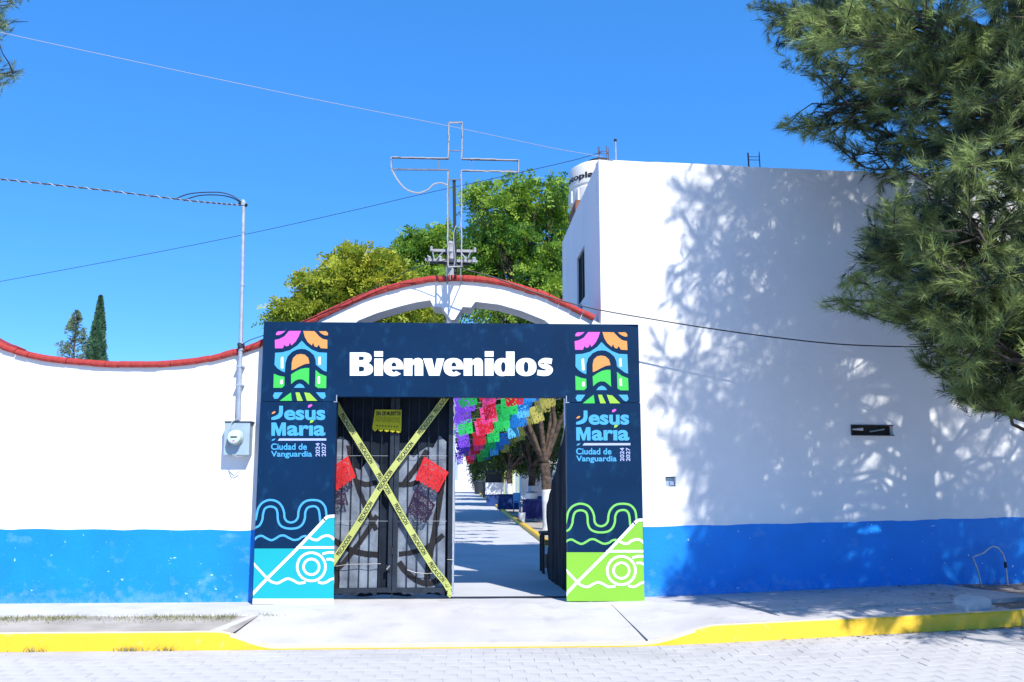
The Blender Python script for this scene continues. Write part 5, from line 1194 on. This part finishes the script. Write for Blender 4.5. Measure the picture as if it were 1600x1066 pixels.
rl = empty('railing', (LN(58, 4.0), 58, 0), 'yellow-green painted railing between two tree trunks', 'railing')
for k in range(12): MB().bar((LN(58, 3.0 + k * .2), 58, 0), (LN(58, 3.0 + k * .2), 58, 2.1), .04).build('bar', 'greenmetal', rl)
for z in (.3, 2.0): MB().bar((LN(58, 2.95), 58, z), (LN(58, 5.25), 58, z), .06).build('rail', 'greenmetal', rl)
# stalls along the kerb
def table(name, label, x, y, w, d, h, m, cat='table', top='bluepaint'):
    o = empty(name, (x, y, 0), label, cat); MB().box((x - w / 2 - .02, y - d / 2 - .02, h - .03), (x + w / 2 + .02, y + d / 2 + .02, h)).build('tabletop', top, o)
    vs = []; n = 24
    per = [(-w / 2, -d / 2), (w / 2, -d / 2), (w / 2, d / 2), (-w / 2, d / 2)]; ring = []
    for i in range(4):
        for t in np.linspace(0, 1, 8)[:-1]: ring.append((per[i][0] + (per[(i + 1) % 4][0] - per[i][0]) * t, per[i][1] + (per[(i + 1) % 4][1] - per[i][1]) * t))
    n = len(ring)
    for z, e in ((h - .031, 0.0), (h * .5, .025), (.06, .05)):
        for i, (a, b) in enumerate(ring): s = 1 + e * math.sin(i * 1.9); vs.append((x + a * (s + e * .4), y + b * (s + e * .4), z))
    smooth(MB().add(vs, [(r * n + i, r * n + (i + 1) % n, (r + 1) * n + (i + 1) % n, (r + 1) * n + i) for r in range(2) for i in range(n)]).build('cloth', m, o), 50); return o
ty = 21.6; tx0 = LN(ty, 2.73)
table('stall_table', 'table with dark blue cloth carrying the silver pot', tx0, ty, .72, .6, .74, 'bluecloth')
pz = 0.742; pot = empty('cooking_pot', (tx0 - .05, ty, pz), 'large dull silver pot on the dark blue table', 'pot')
smooth(MB().lathe([(.19, 0), (.21, .02), (.215, .22), (.225, .23), (.21, .235), (.20, .03)], (tx0 - .05, ty, pz), 24).build('body', 'silver', pot)); smooth(MB().lathe([(.225, .236), (.2, .26), (.06, .29), (.02, .29), (.03, .33)], (tx0 - .05, ty, pz), 20).build('lid', 'silver', pot))
for s in (-1, 1): MB().tube([(tx0 - .05 + s * .21, ty - .05, pz + .17), (tx0 - .05 + s * .27, ty, pz + .17), (tx0 - .05 + s * .21, ty + .05, pz + .17)], .012, 6).build('handle', 'silver', pot)
bx0 = LN(20.9, 2.28); bk = empty('bucket', (bx0, 20.9, -.05), 'small white bucket on the ground beside the blue table', 'bucket')
smooth(MB().lathe([(.10, 0.0), (.13, .34), (.137, .345), (.122, .345), (.10, .02)], (bx0, 20.9, -.05), 18).build('body', 'wplast', bk)); MB().tube([(bx0 - .13, 20.9, .28), (bx0, 20.83, .14), (bx0 + .13, 20.9, .28)], .006, 5).build('handle', 'galv', bk)
def chair(x, y, rz, m, label):
    o = empty('chair', (x, y, -0.04), label, 'chair'); o.rotation_euler = (0, 0, rz)
    def part(name, f): b = MB(); f(b); p = put(name, b.mesh(name), m, o, False); return p
    part('seat', lambda b: b.box((-.22, -.22, .43), (.22, .22, .46))); part('backrest', lambda b: b.box((-.22, .20, .50), (.22, .235, .88)))
    for sx in (-.19, .19):
        for sy_ in (-.19, .19): part('leg', lambda b: b.bar((sx * 1.1, sy_ * 1.1, 0), (sx, sy_, .43 if sy_ < 0 else .88), .035))
    return o
chair(LN(23.0, 3.15), 23.0, 2.6, 'bluepaint', 'blue chair behind the dark blue table by the first trunk')
ty = 31.0; tx1 = LN(ty, 2.35); table('stall_table', 'blue table standing behind the white bucket', tx1, ty, .95, .7, .76, 'bluepaint')
chair(LN(30.2, 2.85), 30.2, 2.2, 'psky', 'light blue chair at the second blue table')
ty = 38.0; tx2 = LN(ty, 1.95); st = empty('drinks_stand', (tx2, ty, 0), 'white and blue drinks stand with dark top beside the kerb', 'stand')
MB().box((tx2 - .4, ty - .3, .0), (tx2 + .4, ty + .3, .62)).build('base', 'bluepaint', st); MB().box((tx2 - .45, ty - .35, .62), (tx2 + .45, ty + .35, 1.25)).build('front_board', 'wplast', st)
for s in (-.4, .4): MB().bar((tx2 + s, ty, 1.25), (tx2 + s, ty, 1.85), .05).build('post', 'black', st)
MB().box((tx2 - .48, ty - .38, 1.78), (tx2 + .48, ty + .38, 1.9)).build('canopy', 'pot', st); MB().box((tx2 - .38, ty - .1, 1.26), (tx2 + .38, ty + .2, 1.74)).build('cooler', 'pot', st)
for (y, a, lab) in ((74, 2.0, 'dark rubbish bin near the far end of the drive'), (57, 2.3, 'black rubbish bin beside a far whitewashed trunk')):
    xx = LN(y, a); ob = empty('rubbish_bin', (xx, y, 0), lab, 'bin'); smooth(MB().lathe([(.4, -.05), (.48, 1.1), (.5, 1.12)], (xx, y, 0), 16).build('body', 'pot', ob)); smooth(MB().lathe([(.52, 1.12), (.5, 1.2), (.1, 1.32)], (xx, y, 0), 16).build('lid', 'pot', ob))
# small wooden table tucked behind the black tarp
yy = 3.6; xx = P(851, 850, yy)[0] + .16; wt = empty('side_table', (xx, yy, 0), 'small wooden table with dark legs tucked beside the black tarp', 'table')
MB().box((xx - .24, yy - .26, .60), (xx + .3, yy + .3, .64)).build('tabletop', 'pot', wt)
for sx in (-.2, .26):
    for sy_ in (-.22, .26): MB().bar((xx + sx, yy + sy_, -.01), (xx + sx, yy + sy_, .60), .045).build('leg', 'pot', wt)
MB().box((xx - .17, yy - .21, .08), (xx + .24, yy - .18, .30)).build('front_board', 'wood', wt); MB().box((xx - .17, yy - .21, .44), (xx + .24, yy - .18, .52)).build('front_board', 'wood', wt)

# dry needles and leaves fallen under the casuarina and along the kerb
V = []; F = []
for _ in range(1500):
    x = NR.uniform(2.4, 8.4); x = x if NR.random() < ((x - 2.0) / 5) ** 1.5 else NR.uniform(5.6, 8.4); lo = kerb_y(x) - 0.9; hi = wally(x) - 0.05; y_ = NR.uniform(lo, hi) if NR.random() < .7 else kerb_y(x) - abs(NR.normal(0, .08)) - .02
    if y_ < kerb_y(x): z_ = ROADZ + lift(x) + .004
    elif y_ < kerb_y(x) + .2: continue
    else: z_ = lift(x) + .006 if x < 6.2 else lift(x) - .005
    a = NR.uniform(0, 6.283); l = NR.uniform(.012, .045); w = NR.uniform(.004, .012); dx, dy = math.cos(a), math.sin(a); k = len(V)
    V += [(x - dx * l, y_ - dy * l, z_), (x - dy * w, y_ + dx * w, z_ + .004), (x + dx * l, y_ + dy * l, z_ + .002), (x + dy * w, y_ - dx * w, z_ + .001)]; F.append((k, k + 1, k + 2, k + 3))
o = put('leaf_litter', fast_mesh('leaf_litter', V, F), mat('dry_brown_leaf', (0.20, 0.13, 0.07), 0.9, 0.4, 3)); tag(o, 'dry brown leaf litter scattered under the casuarina', 'leaf litter', kind='stuff')
